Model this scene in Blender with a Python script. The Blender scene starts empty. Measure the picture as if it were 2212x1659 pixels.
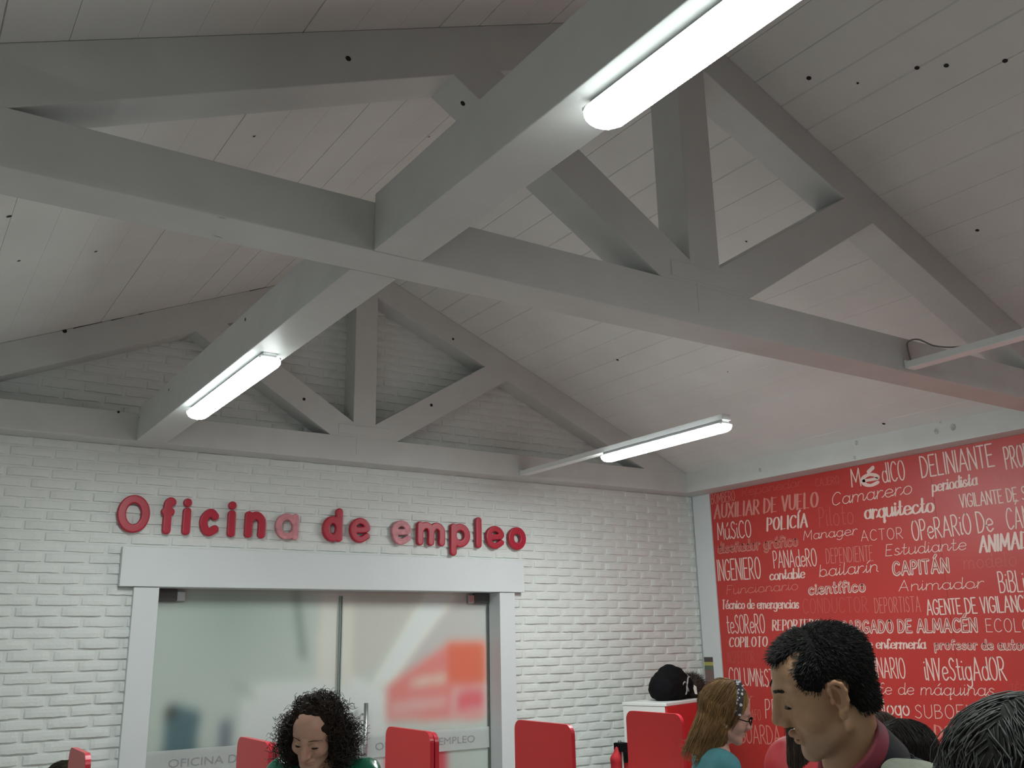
import bpy, bmesh, math, random, unicodedata
import numpy as np
from mathutils import Matrix, Vector

random.seed(7)
rng = np.random.default_rng(7)
S = bpy.context.scene
COL = S.collection
CH = 1.65                                   # eye height of the photographer above the floor

# ------------------------------------------------------------------ camera, world, exposure
def camera_axes(yaw, pitch, roll):
    f = np.array([math.sin(yaw), math.cos(yaw), 0.0]); r = np.array([math.cos(yaw), -math.sin(yaw), 0.0])
    u = np.array([0, 0, 1.0])
    f2 = f*math.cos(pitch) + u*math.sin(pitch); u2 = u*math.cos(pitch) - f*math.sin(pitch)
    return r*math.cos(roll) + u2*math.sin(roll), u2*math.cos(roll) - r*math.sin(roll), f2
CR, CU, CF = camera_axes(0.5885, 0.2694, -0.0198)
cam_data = bpy.data.cameras.new('camera')
cam_data.sensor_width = 36.0
cam_data.lens = 2.0298*1000/2212*36.0
cam_data.clip_start = 0.05
cam = bpy.data.objects.new('camera', cam_data)
COL.objects.link(cam)
m = Matrix.Identity(4)
for i in range(3):
    m[i][0] = CR[i]; m[i][1] = CU[i]; m[i][2] = -CF[i]
m[2][3] = CH
cam.matrix_world = m
S.camera = cam

world = bpy.data.worlds.new('hall')
world.use_nodes = True
world.node_tree.nodes['Background'].inputs[0].default_value = (0.80, 0.92, 0.95, 1)
world.node_tree.nodes['Background'].inputs[1].default_value = 0.02
S.world = world
S.view_settings.view_transform = 'Standard'
S.view_settings.look = 'None'
S.view_settings.gamma = 1.0
S.view_settings.use_curve_mapping = False
S.view_settings.exposure = 0.0
LAMP = 80.0                                 # strength of the tube lamps' diffusers

# ------------------------------------------------------------------ materials
def lin(r, g, b):
    f = lambda c: (c/255/12.92) if c/255 <= 0.04045 else ((c/255+0.055)/1.055)**2.4
    return (f(r), f(g), f(b), 1)

def mat(name, color, rough=0.6, metal=0.0, noise=0.0, nscale=8.0, bump=0.0, bscale=60.0, stretch=None, sheen=0.0, attr=None, spec=None):
    mt = bpy.data.materials.new(name); mt.use_nodes = True
    nt = mt.node_tree; b = nt.nodes['Principled BSDF']
    c = color if len(color) == 4 else (*color, 1)
    b.inputs['Base Color'].default_value = c
    b.inputs['Roughness'].default_value = rough
    b.inputs['Metallic'].default_value = metal
    if spec is not None: b.inputs['Specular IOR Level'].default_value = spec
    if sheen: b.inputs['Sheen Weight'].default_value = sheen
    tc = nt.nodes.new('ShaderNodeTexCoord'); src = tc.outputs['Object']
    if stretch:
        mp = nt.nodes.new('ShaderNodeMapping'); mp.inputs['Scale'].default_value = stretch
        nt.links.new(src, mp.inputs['Vector']); src = mp.outputs['Vector']
    base = None
    if attr:
        a = nt.nodes.new('ShaderNodeAttribute'); a.attribute_name = attr; base = a.outputs['Color']
        nt.links.new(base, b.inputs['Base Color'])
    if noise:
        n = nt.nodes.new('ShaderNodeTexNoise'); n.inputs['Scale'].default_value = nscale; n.inputs['Detail'].default_value = 5
        nt.links.new(src, n.inputs['Vector'])
        mr = nt.nodes.new('ShaderNodeMapRange'); mr.inputs[3].default_value = 1-noise; mr.inputs[4].default_value = 1+noise
        mr.inputs[1].default_value = 0.25; mr.inputs[2].default_value = 0.75
        nt.links.new(n.outputs['Fac'], mr.inputs['Value'])
        mx = nt.nodes.new('ShaderNodeMix'); mx.data_type = 'RGBA'; mx.blend_type = 'MULTIPLY'
        mx.inputs[0].default_value = 1.0; mx.inputs[6].default_value = c
        if base: nt.links.new(base, mx.inputs[6])
        nt.links.new(mr.outputs[0], mx.inputs[7])
        nt.links.new(mx.outputs[2], b.inputs['Base Color'])
    if bump:
        n2 = nt.nodes.new('ShaderNodeTexNoise'); n2.inputs['Scale'].default_value = bscale; n2.inputs['Detail'].default_value = 4
        nt.links.new(src, n2.inputs['Vector'])
        bp = nt.nodes.new('ShaderNodeBump'); bp.inputs['Strength'].default_value = bump; bp.inputs['Distance'].default_value = 0.004
        nt.links.new(n2.outputs['Fac'], bp.inputs['Height']); nt.links.new(bp.outputs['Normal'], b.inputs['Normal'])
    return mt

M = {}
M['beam'] = mat('white painted timber', (0.56, 0.57, 0.555), 0.55, noise=0.05, nscale=5, bump=0.12, bscale=30)
M['ceiling'] = mat('white painted boards', (0.65, 0.645, 0.625), 0.6, noise=0.05, nscale=3, bump=0.15, bscale=40)
M['brick'] = mat('white painted brick', (0.68, 0.71, 0.69), 0.6, noise=0.03, nscale=14, bump=0.45, bscale=70)
M['plaster'] = mat('grey plaster', (0.5, 0.5, 0.49), 0.8)
M['floor'] = mat('grey wood floor', (0.50, 0.49, 0.47), 0.5, noise=0.04, nscale=4, stretch=(1, 12, 1))
M['trim'] = mat('white lacquered board', (0.66, 0.70, 0.71), 0.45, noise=0.02, nscale=4)
M['knot'] = mat('dark knot', (0.012, 0.011, 0.010), 0.8)
M['knotpaint'] = mat('painted over knot', (0.40, 0.42, 0.39), 0.7, noise=0.3, nscale=60)
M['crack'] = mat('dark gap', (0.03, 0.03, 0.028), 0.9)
M['mural'] = mat('red printed panel', (0.50, 0.038, 0.032), 0.40, noise=0.05, nscale=1.5)
M['ink_a'] = mat('pale print', (0.78, 0.58, 0.52), 0.45)
M['ink_b'] = mat('pink print', (0.66, 0.25, 0.21), 0.45)
M['ink_c'] = mat('faint print', (0.56, 0.10, 0.085), 0.45)
M['ink_d'] = mat('dark inline print', (0.36, 0.05, 0.04), 0.45)
M['letter'] = mat('deep red lacquer', (0.42, 0.012, 0.035), 0.4, noise=0.06, nscale=10)
M['letter_pale'] = mat('worn pink wood', (0.56, 0.22, 0.25), 0.55, noise=0.35, nscale=22)
M['lampbody'] = mat('white lamp body', (0.75, 0.77, 0.77), 0.4)
M['red_panel'] = mat('red laminate', (0.52, 0.022, 0.024), 0.4, noise=0.03, nscale=3)
M['red_edge'] = mat('red edge band', (0.60, 0.03, 0.05), 0.3)
M['white_board'] = mat('white laminate', (0.7, 0.72, 0.70), 0.4)
M['steel'] = mat('brushed steel', (0.5, 0.51, 0.52), 0.3, metal=0.9)
M['glass_edge'] = mat('green glass edge', (0.20, 0.27, 0.25), 0.4)
M['darksteel'] = mat('dark fitting', (0.10, 0.10, 0.10), 0.4, metal=0.4)
M['black'] = mat('black cloth', (0.005, 0.005, 0.006), 0.9, noise=0.3, nscale=20, bump=0.4, bscale=40, spec=0.12)
M['cord'] = mat('grey piping', (0.30, 0.30, 0.31), 0.6)
M['fur'] = mat('dark brown fur', (0.045, 0.034, 0.03), 0.8, noise=0.4, nscale=40)
M['label'] = mat('white tag', (0.75, 0.75, 0.72), 0.6)
M['redcloth'] = mat('red cloth', (0.42, 0.012, 0.022), 0.75, noise=0.12, nscale=20, bump=0.3, bscale=30)
M['wood'] = mat('pale wood', (0.42, 0.28, 0.16), 0.5, noise=0.12, nscale=6, stretch=(1, 10, 1))
M['cable'] = mat('grey cable', (0.20, 0.20, 0.19), 0.6)

def emission(name, color, strength):
    mt = bpy.data.materials.new(name); mt.use_nodes = True; nt = mt.node_tree
    b = nt.nodes['Principled BSDF']
    b.inputs['Base Color'].default_value = (0.9, 0.9, 0.9, 1)
    b.inputs['Emission Color'].default_value = (*color, 1); b.inputs['Emission Strength'].default_value = strength
    return mt
def diffuser_pair(power):
    k = 'diffuser %.2f' % power
    if k not in M:
        M[k] = emission('lit tube diffuser', (0.92, 1.0, 0.98), LAMP*power); M[k+' flank'] = emission('lit diffuser flank', (0.92, 1.0, 0.98), LAMP*power*.13)
    return k, k+' flank'

def thin_mat(name, white, tint):
    """clear pane: mostly transparent, with a mirror part; white > 0 adds a milky film"""
    mt = bpy.data.materials.new(name); mt.use_nodes = True; nt = mt.node_tree
    for n in list(nt.nodes): nt.nodes.remove(n)
    out = nt.nodes.new('ShaderNodeOutputMaterial')
    tr = nt.nodes.new('ShaderNodeBsdfTransparent'); tr.inputs[0].default_value = (*tint, 1)
    gl = nt.nodes.new('ShaderNodeBsdfGlossy'); gl.inputs['Roughness'].default_value = 0.03
    fr = nt.nodes.new('ShaderNodeFresnel'); fr.inputs[0].default_value = 1.22
    mx = nt.nodes.new('ShaderNodeMixShader')
    nt.links.new(fr.outputs[0], mx.inputs[0]); nt.links.new(tr.outputs[0], mx.inputs[1]); nt.links.new(gl.outputs[0], mx.inputs[2])
    last = mx.outputs[0]
    if white:
        df = nt.nodes.new('ShaderNodeBsdfDiffuse'); df.inputs[0].default_value = (0.75, 0.78, 0.77, 1)
        m2 = nt.nodes.new('ShaderNodeMixShader'); m2.inputs[0].default_value = white
        nt.links.new(last, m2.inputs[1]); nt.links.new(df.outputs[0], m2.inputs[2]); last = m2.outputs[0]
    nt.links.new(last, out.inputs[0])
    return mt
M['glass'] = thin_mat('clear glass', 0, (0.97, 0.985, 0.98))
M['film'] = thin_mat('frosted film', 0.45, (0.97, 0.98, 0.98))

# ------------------------------------------------------------------ helpers
def link(o, parent=None, label=None, cat=None, group=None, kind=None):
    COL.objects.link(o)
    if parent is not None: o.parent = parent
    if label: o['label'] = label
    if cat: o['category'] = cat
    if group: o['group'] = group
    if kind: o['kind'] = kind
    return o

def thing(name, label, cat, loc=(0, 0, 0), rotz=0.0, group=None):
    o = bpy.data.objects.new(name, None); o.location = loc; o.rotation_euler = (0, 0, rotz)
    o.empty_display_size = 0.1
    return link(o, None, label, cat, group)

class MB:
    """collects geometry (camera-height based z is NOT applied here) and links it as one mesh object"""
    def __init__(s): s.v = []; s.f = []; s.m = []
    def add(s, vs, fs, mi=0):
        o = len(s.v); s.v += [tuple(map(float, p)) for p in vs]
        for f in fs: s.f.append([o+i for i in f]); s.m.append(mi)
        return s
    def box(s, x0, x1, y0, y1, z0, z1, mi=0):
        v = [(x, y, z) for z in (z0, z1) for y in (y0, y1) for x in (x0, x1)]
        return s.add(v, [(0, 2, 3, 1), (4, 5, 7, 6), (0, 1, 5, 4), (2, 6, 7, 3), (0, 4, 6, 2), (1, 3, 7, 5)], mi)
    def prism_xz(s, poly, y0, y1, mi=0):
        """poly: (x, z) counter-clockwise seen from -y (the camera side)"""
        n = len(poly); v = [(x, y0, z) for x, z in poly] + [(x, y1, z) for x, z in poly]
        f = [list(range(n)), list(range(2*n-1, n-1, -1))] + [(i, i+n, (i+1) % n + n, (i+1) % n) for i in range(n)]
        return s.add(v, f, mi)
    def disc(s, c, n, r, mi=0, seg=12, squash=1.0, up=(0, 0, 1)):
        c = Vector(c); n = Vector(n).normalized(); a = n.cross(Vector(up))
        if a.length < 1e-3: a = n.cross(Vector((0, 1, 0)))
        a.normalize(); b = n.cross(a)
        v = [c + a*r*math.cos(t)*squash + b*r*math.sin(t) for t in [2*math.pi*i/seg for i in range(seg)]]
        return s.add(v, [list(range(seg))], mi)
    def tube(s, pts, r, seg=8, mi=0, caps=True):
        pts = [Vector(p) for p in pts]; n = len(pts); base = len(s.v); prev = None
        rr = r if isinstance(r, (list, tuple)) else [r]*n
        for i, p in enumerate(pts):
            d = (pts[min(i+1, n-1)] - pts[max(i-1, 0)]).normalized()
            if prev is None:
                a = d.cross(Vector((0, 0, 1)))
                if a.length < 1e-2: a = d.cross(Vector((1, 0, 0)))
            else: a = prev - d*prev.dot(d)
            a.normalize(); prev = a; b = d.cross(a)
            for k in range(seg):
                t = 2*math.pi*k/seg
                s.v.append(tuple(p + (a*math.cos(t) + b*math.sin(t))*rr[i]))
        for i in range(n-1):
            for k in range(seg):
                s.f.append([base+i*seg+k, base+i*seg+(k+1) % seg, base+(i+1)*seg+(k+1) % seg, base+(i+1)*seg+k]); s.m.append(mi)
        if caps:
            s.f.append([base+k for k in range(seg)][::-1]); s.m.append(mi)
            s.f.append([base+(n-1)*seg+k for k in range(seg)]); s.m.append(mi)
        return s
    def build(s, name, mats, parent=None, smooth=False, bevel=0.0, **kw):
        me = bpy.data.meshes.new(name); me.from_pydata(s.v, [], s.f); me.update()
        for k in (mats if isinstance(mats, (list, tuple)) else [mats]):
            me.materials.append(M[k] if isinstance(k, str) else k)
        if any(s.m): me.polygons.foreach_set('material_index', s.m)
        if smooth: me.polygons.foreach_set('use_smooth', [True]*len(me.polygons))
        o = bpy.data.objects.new(name, me)
        if bevel:
            b = o.modifiers.new('bevel', 'BEVEL'); b.width = bevel; b.segments = 2; b.limit_method = 'ANGLE'
        return link(o, parent, **kw)

def lift(z): return z + CH

def surfnets(F, xs, ys, zs):
    """surface nets on a rectilinear grid: F < 0 inside; returns vertices, quads"""
    F = F.astype(np.float32); neg = F < 0
    nx, ny, nz = F.shape
    cnt = np.zeros((nx-1, ny-1, nz-1), np.float32); acc = np.zeros((nx-1, ny-1, nz-1, 3), np.float32)
    X = [np.asarray(xs, np.float32), np.asarray(ys, np.float32), np.asarray(zs, np.float32)]
    offs = {0: [(0, 0), (0, 1), (1, 0), (1, 1)]}
    for ax in range(3):
        lo = [slice(None)]*3; hi = [slice(None)]*3; lo[ax] = slice(0, -1); hi[ax] = slice(1, None)
        a = F[tuple(lo)]; b = F[tuple(hi)]
        cr = (a < 0) != (b < 0)
        t = np.where(cr, a/np.where(a == b, 1, a-b), 0).astype(np.float32)
        shp = [1, 1, 1]; shp[ax] = -1
        pa = X[ax][:-1].reshape(shp) + t*(X[ax][1:]-X[ax][:-1]).reshape(shp)
        oth = [i for i in range(3) if i != ax]
        for d0 in (0, 1):
            for d1 in (0, 1):
                sl = [slice(None)]*3
                sl[oth[0]] = slice(d0, None if d0 else -1); sl[oth[1]] = slice(d1, None if d1 else -1)
                c = cr[tuple(sl)]; cnt += c
                acc[..., ax] += np.where(c, pa[tuple(sl)], 0)
                for o_, d in ((oth[0], d0), (oth[1], d1)):
                    shp2 = [1, 1, 1]; shp2[o_] = -1
                    co = (X[o_][d:] if d else X[o_][:-1]).reshape(shp2)
                    acc[..., o_] += np.where(c, co, 0)
    act = cnt > 0
    idx = -np.ones(cnt.shape, np.int64); idx[act] = np.arange(act.sum())
    V = acc[act]/cnt[act][:, None]
    Q = []
    for ax in range(3):
        lo = [slice(None)]*3; hi = [slice(None)]*3; lo[ax] = slice(0, -1); hi[ax] = slice(1, None)
        na = neg[tuple(lo)]; nb = neg[tuple(hi)]
        cr = na != nb
        o1, o2 = [(1, 2), (2, 0), (0, 1)][ax]
        I = np.argwhere(cr)
        ok = (I[:, o1] > 0) & (I[:, o2] > 0) & (I[:, o1] < F.shape[o1]-1) & (I[:, o2] < F.shape[o2]-1)
        I = I[ok]
        if not len(I): continue
        e1 = np.zeros(3, int); e1[o1] = 1; e2 = np.zeros(3, int); e2[o2] = 1
        g = lambda J: idx[J[:, 0], J[:, 1], J[:, 2]]
        q = np.stack([g(I-e1-e2), g(I-e2), g(I), g(I-e1)], 1)
        fl = ~na[cr][ok]
        q[fl] = q[fl][:, ::-1]
        Q.append(q)
    Q = np.concatenate(Q) if Q else np.zeros((0, 4), int)
    return V, Q

def np_mesh(name, V, Q, mats, parent=None, smooth=True, colors=None, **kw):
    me = bpy.data.meshes.new(name)
    k = Q.shape[1]
    me.vertices.add(len(V)); me.vertices.foreach_set('co', np.ascontiguousarray(V, np.float32).ravel())
    me.loops.add(Q.size); me.loops.foreach_set('vertex_index', np.ascontiguousarray(Q, np.int32).ravel())
    me.polygons.add(len(Q)); me.polygons.foreach_set('loop_start', np.arange(0, Q.size, k, dtype=np.int32))
    me.update(calc_edges=True); me.validate()
    me.polygons.foreach_set('use_smooth', [smooth]*len(me.polygons))
    for q in (mats if isinstance(mats, (list, tuple)) else [mats]): me.materials.append(M[q] if isinstance(q, str) else q)
    if colors is not None:
        a = me.color_attributes.new('Col', 'FLOAT_COLOR', 'POINT')
        c = np.ones((len(V), 4), np.float32); c[:, :3] = colors
        a.data.foreach_set('color', c.ravel())
    o = bpy.data.objects.new(name, me)
    return link(o, parent, **kw)

def smooth_pts(P, closed=False, n=6):
    P = np.asarray(P, float); m_ = len(P)
    if m_ < 3 and not closed: return P
    out = []
    rngi = range(m_ if closed else m_-1)
    for i in rngi:
        if closed: p0, p1, p2, p3 = P[(i-1) % m_], P[i], P[(i+1) % m_], P[(i+2) % m_]
        else: p0, p1, p2, p3 = P[max(i-1, 0)], P[i], P[i+1], P[min(i+2, m_-1)]
        for t in np.arange(n)/n:
            out.append(0.5*((2*p1)+(-p0+p2)*t+(2*p0-5*p1+4*p2-p3)*t*t+(-p0+3*p1-3*p2+p3)*t**3))
    out.append(P[0] if closed else P[-1])
    return np.array(out)

# ------------------------------------------------------------------ a hand-drawn stroke alphabet
# each glyph: width, strokes; a stroke is a list of (x, y); 's' = smooth, 'o' = smooth closed, 'l' = straight
def ell(cx, cy, rx, ry): return ('o', [(cx+rx*math.cos(t), cy+ry*math.sin(t)) for t in [math.pi/2+2*math.pi*i/10 for i in range(10)]])
_P = [('l', [(0, 0), (0, 1)]), ('s', [(0, 1), (.3, .99), (.44, .76), (.3, .5), (0, .46)])]
_Cc = ('s', [(.54, .84), (.4, .98), (.2, .96), (.03, .7), (0, .42), (.08, .12), (.3, 0), (.55, .14)])
_c = ('s', [(.44, .5), (.28, .61), (.08, .5), (0, .3), (.08, .08), (.25, 0), (.46, .1)])
GL = {
 'A': (.62, [('l', [(0, 0), (.31, 1), (.62, 0)]), ('l', [(.12, .33), (.5, .33)])]),
 'B': (.5, [('l', [(0, 0), (0, 1)]), ('s', [(0, 1), (.3, .98), (.42, .77), (.28, .55), (0, .53)]), ('s', [(0, .53), (.34, .51), (.5, .28), (.34, .03), (0, 0)])]),
 'C': (.55, [_Cc]),
 'D': (.55, [('l', [(0, 0), (0, 1)]), ('s', [(0, 1), (.32, .93), (.54, .6), (.5, .3), (.3, .05), (0, 0)])]),
 'E': (.46, [('l', [(.45, 1), (0, 1), (0, 0), (.47, 0)]), ('l', [(0, .52), (.36, .52)])]),
 'F': (.44, [('l', [(.45, 1), (0, 1), (0, 0)]), ('l', [(0, .52), (.36, .52)])]),
 'G': (.57, [_Cc, ('l', [(.55, .14), (.55, .42), (.32, .42)])]),
 'I': (.06, [('l', [(.03, 0), (.03, 1)])]),
 'J': (.42, [('s', [(.4, 1), (.4, .25), (.25, 0), (.02, .12)])]),
 'L': (.42, [('l', [(0, 1), (0, 0), (.42, 0)])]),
 'M': (.72, [('l', [(0, 0), (.06, 1), (.36, .25), (.66, 1), (.72, 0)])]),
 'N': (.52, [('l', [(0, 0), (0, 1), (.52, 0), (.52, 1)])]),
 'O': (.58, [ell(.29, .5, .29, .5)]),
 'P': (.45, _P),
 'Q': (.58, [ell(.29, .5, .29, .5), ('l', [(.36, .22), (.58, -.06)])]),
 'R': (.5, _P + [('l', [(.16, .46), (.5, 0)])]),
 'S': (.48, [('s', [(.46, .86), (.28, 1), (.07, .84), (.14, .6), (.36, .44), (.46, .2), (.26, 0), (0, .13)])]),
 'T': (.5, [('l', [(0, 1), (.5, 1)]), ('l', [(.25, 1), (.25, 0)])]),
 'U': (.52, [('s', [(0, 1), (0, .5), (.03, .18), (.25, 0), (.48, .18), (.52, .5), (.52, 1)])]),
 'V': (.52, [('l', [(0, 1), (.26, 0), (.52, 1)])]),
 'X': (.52, [('l', [(0, 1), (.52, 0)]), ('l', [(.52, 1), (0, 0)])]),
 'Z': (.5, [('l', [(0, 1), (.48, 1), (0, 0), (.5, 0)])]),
 'a': (.5, [ell(.24, .3, .24, .3), ('s', [(.48, .6), (.48, .15), (.52, .02), (.6, .06)])]),
 'b': (.48, [('l', [(0, 1), (0, 0)]), ell(.24, .3, .24, .3)]),
 'c': (.45, [_c]),
 'd': (.5, [ell(.24, .3, .24, .3), ('s', [(.48, 1), (.48, .15), (.52, .02), (.6, .06)])]),
 'e': (.48, [('s', [(.02, .3), (.46, .34), (.42, .52), (.24, .6), (.06, .5), (0, .3), (.08, .08), (.26, 0), (.48, .12)])]),
 'f': (.34, [('s', [(.4, .9), (.3, 1), (.16, .9), (.14, .6), (.14, 0)]), ('l', [(0, .56), (.34, .56)])]),
 'g': (.5, [ell(.24, .3, .24, .3), ('s', [(.48, .6), (.48, 0), (.42, -.25), (.22, -.32), (.03, -.22)])]),
 'i': (.1, [('s', [(.03, .6), (.03, .15), (.07, .02), (.15, .06)]), ('l', [(.03, .82), (.03, .84)])]),
 'j': (.2, [('s', [(.16, .6), (.16, -.1), (.1, -.28), (-.08, -.24)]), ('l', [(.16, .82), (.16, .84)])]),
 'l': (.12, [('s', [(.03, 1), (.03, .15), (.07, .02), (.16, .06)])]),
 'm': (.8, [('l', [(0, .6), (0, 0)]), ('s', [(0, .35), (.12, .56), (.28, .58), (.37, .42), (.37, 0)]), ('s', [(.37, .35), (.5, .56), (.65, .58), (.74, .42), (.74, .1), (.84, .03)])]),
 'n': (.46, [('l', [(0, .6), (0, 0)]), ('s', [(0, .35), (.12, .55), (.3, .59), (.42, .42), (.42, .12), (.52, .03)])]),
 'o': (.5, [ell(.25, .3, .25, .3)]),
 'p': (.48, [('l', [(0, .6), (0, -.36)]), ell(.24, .3, .24, .3)]),
 'q': (.5, [ell(.24, .3, .24, .3), ('l', [(.48, .6), (.48, -.36), (.56, -.28)])]),
 'r': (.32, [('l', [(0, .6), (0, 0)]), ('s', [(0, .32), (.1, .52), (.24, .6), (.34, .54)])]),
 's': (.38, [('s', [(.36, .5), (.22, .6), (.06, .5), (.12, .36), (.3, .26), (.36, .12), (.2, 0), (0, .08)])]),
 't': (.32, [('s', [(.14, .95), (.14, .18), (.2, .02), (.34, .06)]), ('l', [(0, .6), (.32, .6)])]),
 'u': (.5, [('s', [(0, .6), (0, .2), (.1, .02), (.26, .02), (.44, .22)]), ('s', [(.46, .6), (.46, .15), (.5, .02), (.58, .06)])]),
 'v': (.44, [('l', [(0, .6), (.22, 0), (.44, .6)])]),
 'x': (.42, [('l', [(0, .6), (.42, 0)]), ('l', [(.42, .6), (0, 0)])]),
 'z': (.42, [('l', [(0, .6), (.4, .6), (0, 0), (.42, 0)])]),
}
def glyph(ch):
    d = unicodedata.normalize('NFD', ch); b = d[0]; w, st = GL[b]; st = list(st)
    if len(d) > 1:
        if b == 'i': st = st[:1]
        top = 1.14 if b.isupper() else .76
        if '\u0301' in d: st.append(('l', [(w*.45, top), (w*.45+.16, top+.2)]))
        if '\u0303' in d: st.append(('s', [(.05, top), (.15, top+.1), (.28, top+.02), (.4, top+.1)]))
    return w, st

def layout(text, join=False, gap=.2):
    """list of stroke point arrays in units of the cap height, and the total width"""
    x = 0.0; out = []; prev = None
    for ch in text:
        if ch == ' ': x += .36; prev = None; continue
        w, st = glyph(ch)
        for k, (kind, pts) in enumerate(st):
            P = smooth_pts(pts, kind == 'o') if kind in 'so' else np.asarray(pts, float)
            out.append(P + np.array([x, 0]))
        if join and prev is not None and ch.islower():
            h = .32 if ch not in 'bl' else .3
            out.append(smooth_pts([(prev, .05), (prev+.07, .09), (x-.04, h-.1), (x+.02, h)]))
        prev = x + w if ch.islower() else None
        x += w + gap
    return out, x - gap

def ribbon(mb, P, wfun, place, mi, lift_):
    """a flat brush stroke along P with round ends; place maps (x, y, lift) to the wall"""
    P = np.asarray(P, float)
    keep = np.r_[True, np.linalg.norm(P[1:]-P[:-1], axis=1) > 1e-6]; P = P[keep]
    n = len(P)
    if n < 2: return
    d = P[1:]-P[:-1]; d /= np.linalg.norm(d, axis=1)[:, None]
    # break the stroke where it turns sharply, so that no piece folds over itself
    cuts = [0] + [i for i in range(1, n-1) if d[i] @ d[i-1] < .55] + [n-1]
    for q, (a, c) in enumerate(zip(cuts[:-1], cuts[1:])):
        R = P[a:c+1]; dd = d[a:c]; lf = lift_ + .00002*(q % 3)
        L, Rt = [], []
        for i in range(len(R)):
            t = dd[min(i, len(dd)-1)] + dd[max(i-1, 0)]; t /= np.linalg.norm(t)
            w = wfun(t)/2; nn = np.array([-t[1], t[0]])
            L.append(R[i]+nn*w); Rt.append(R[i]-nn*w)
        th = np.linspace(-math.pi/2, math.pi/2, 7)[1:-1]
        t = dd[-1]; nn = np.array([-t[1], t[0]]); w = wfun(t)/2
        cap1 = [R[-1] + w*(t*math.cos(u) + nn*math.sin(u)) for u in th]
        t = dd[0]; nn = np.array([-t[1], t[0]]); w = wfun(t)/2
        cap0 = [R[0] + w*(-t*math.cos(u) - nn*math.sin(u)) for u in th]
        k = len(R)
        pts = L + Rt
        F = [[i, k+i, k+i+1, i+1] for i in range(k-1)]
        o1 = len(pts); pts = pts + cap1; F.append([2*k-1] + list(range(o1, o1+5)) + [k-1])
        o0 = len(pts); pts = pts + cap0; F.append([0] + list(range(o0, o0+5)) + [k])
        mb.add([place(p[0], p[1], lf) for p in pts], F, mi)

# ------------------------------------------------------------------ the setting
XK, SL, ZA = 2.739, 0.424, 2.737            # ridge line x, roof slope, underside height over eye level at the ridge
Z0, Z1, ZP, TH = 1.247, 1.423, 1.531, 0.179 # tie beams: bottom, top, heel of the king post, thickness
YA, YB, YC = 6.0, 2.615, -0.77
XR, XL, YW, YR = 6.07, -0.592, 6.18, -2.6
roofz = lambda x: ZA - SL*abs(x-XK)

b = MB(); b.box(XL-.2, XR+.2, YR, YW+.3, -.06, 0); b.build('floor', 'floor', kind='structure')

# knots and nail holes in the boards: x, y, radius
KNOTS_CEIL = [ (3.294, 2.406, 0.012), (3.438, 2.255, 0.006), (3.516, 2.01, 0.011), (3.574, 1.911, 0.011), (3.686, 1.72, 0.011), (1.805, 2.636, 0.012), (1.042, 3.422, 0.006), (1.975, 3.651, 0.006), (0.244, 3.95, 0.011), (0.342, 4.53, 0.008), (0.665, 4.582, 0.008), (4.4, 5.164, 0.011), (3.946, 3.433, 0.007), (4.474, 2.371, 0.01), (4.858, 4.506, 0.005), (5.781, 3.942, 0.012) ]
def ceiling():
    """boarded ceiling: boards run along the ridge, with narrow v-grooves between them"""
    b = MB(); r = random.Random(3)
    for sgn in (-1, 1):
        prof = []; t = 0.0; end = 3.60
        nxt = 0.085
        prof.append((0.0, 0.0))
        while nxt < end:
            w = r.choice((.0008, .0012, .002, .003, .0045) if sgn > 0 else (.0003, .0004, .0006, .0025)); d = .006
            prof += [(nxt-w, 0), (nxt, d), (nxt+w, 0)]
            nxt += .172 + r.uniform(-.01, .01)
        prof.append((end, 0))
        pts = [(XK + sgn*s, lift(ZA - SL*s + dz)) for s, dz in prof] + [(XK + sgn*end, lift(ZA - SL*end + .06)), (XK, lift(ZA+.06))]
        if sgn < 0: pts = pts[::-1]
        n = len(pts)
        v = [(x, YR, z) for x, z in pts] + [(x, YW+.2, z) for x, z in pts]
        b.add(v, [[i, (i+1) % n, (i+1) % n+n, i+n] for i in range(n)])
    for x, y, rr in KNOTS_CEIL:
        nx = SL if x < XK else -SL
        nrm = Vector((-(SL if x < XK else -SL)*-1, 0, 1)).normalized()
        z = lift(roofz(x)) - .0015
        sl = SL if x < XK else -SL
        n_ = Vector((sl, 0, -1)).normalized()
        b.disc((x, y, z), n_, rr, 1, up=(0, 1, 0))
    return b.build('ceiling', ['ceiling', 'knot'], kind='structure')


ceiling()

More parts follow.
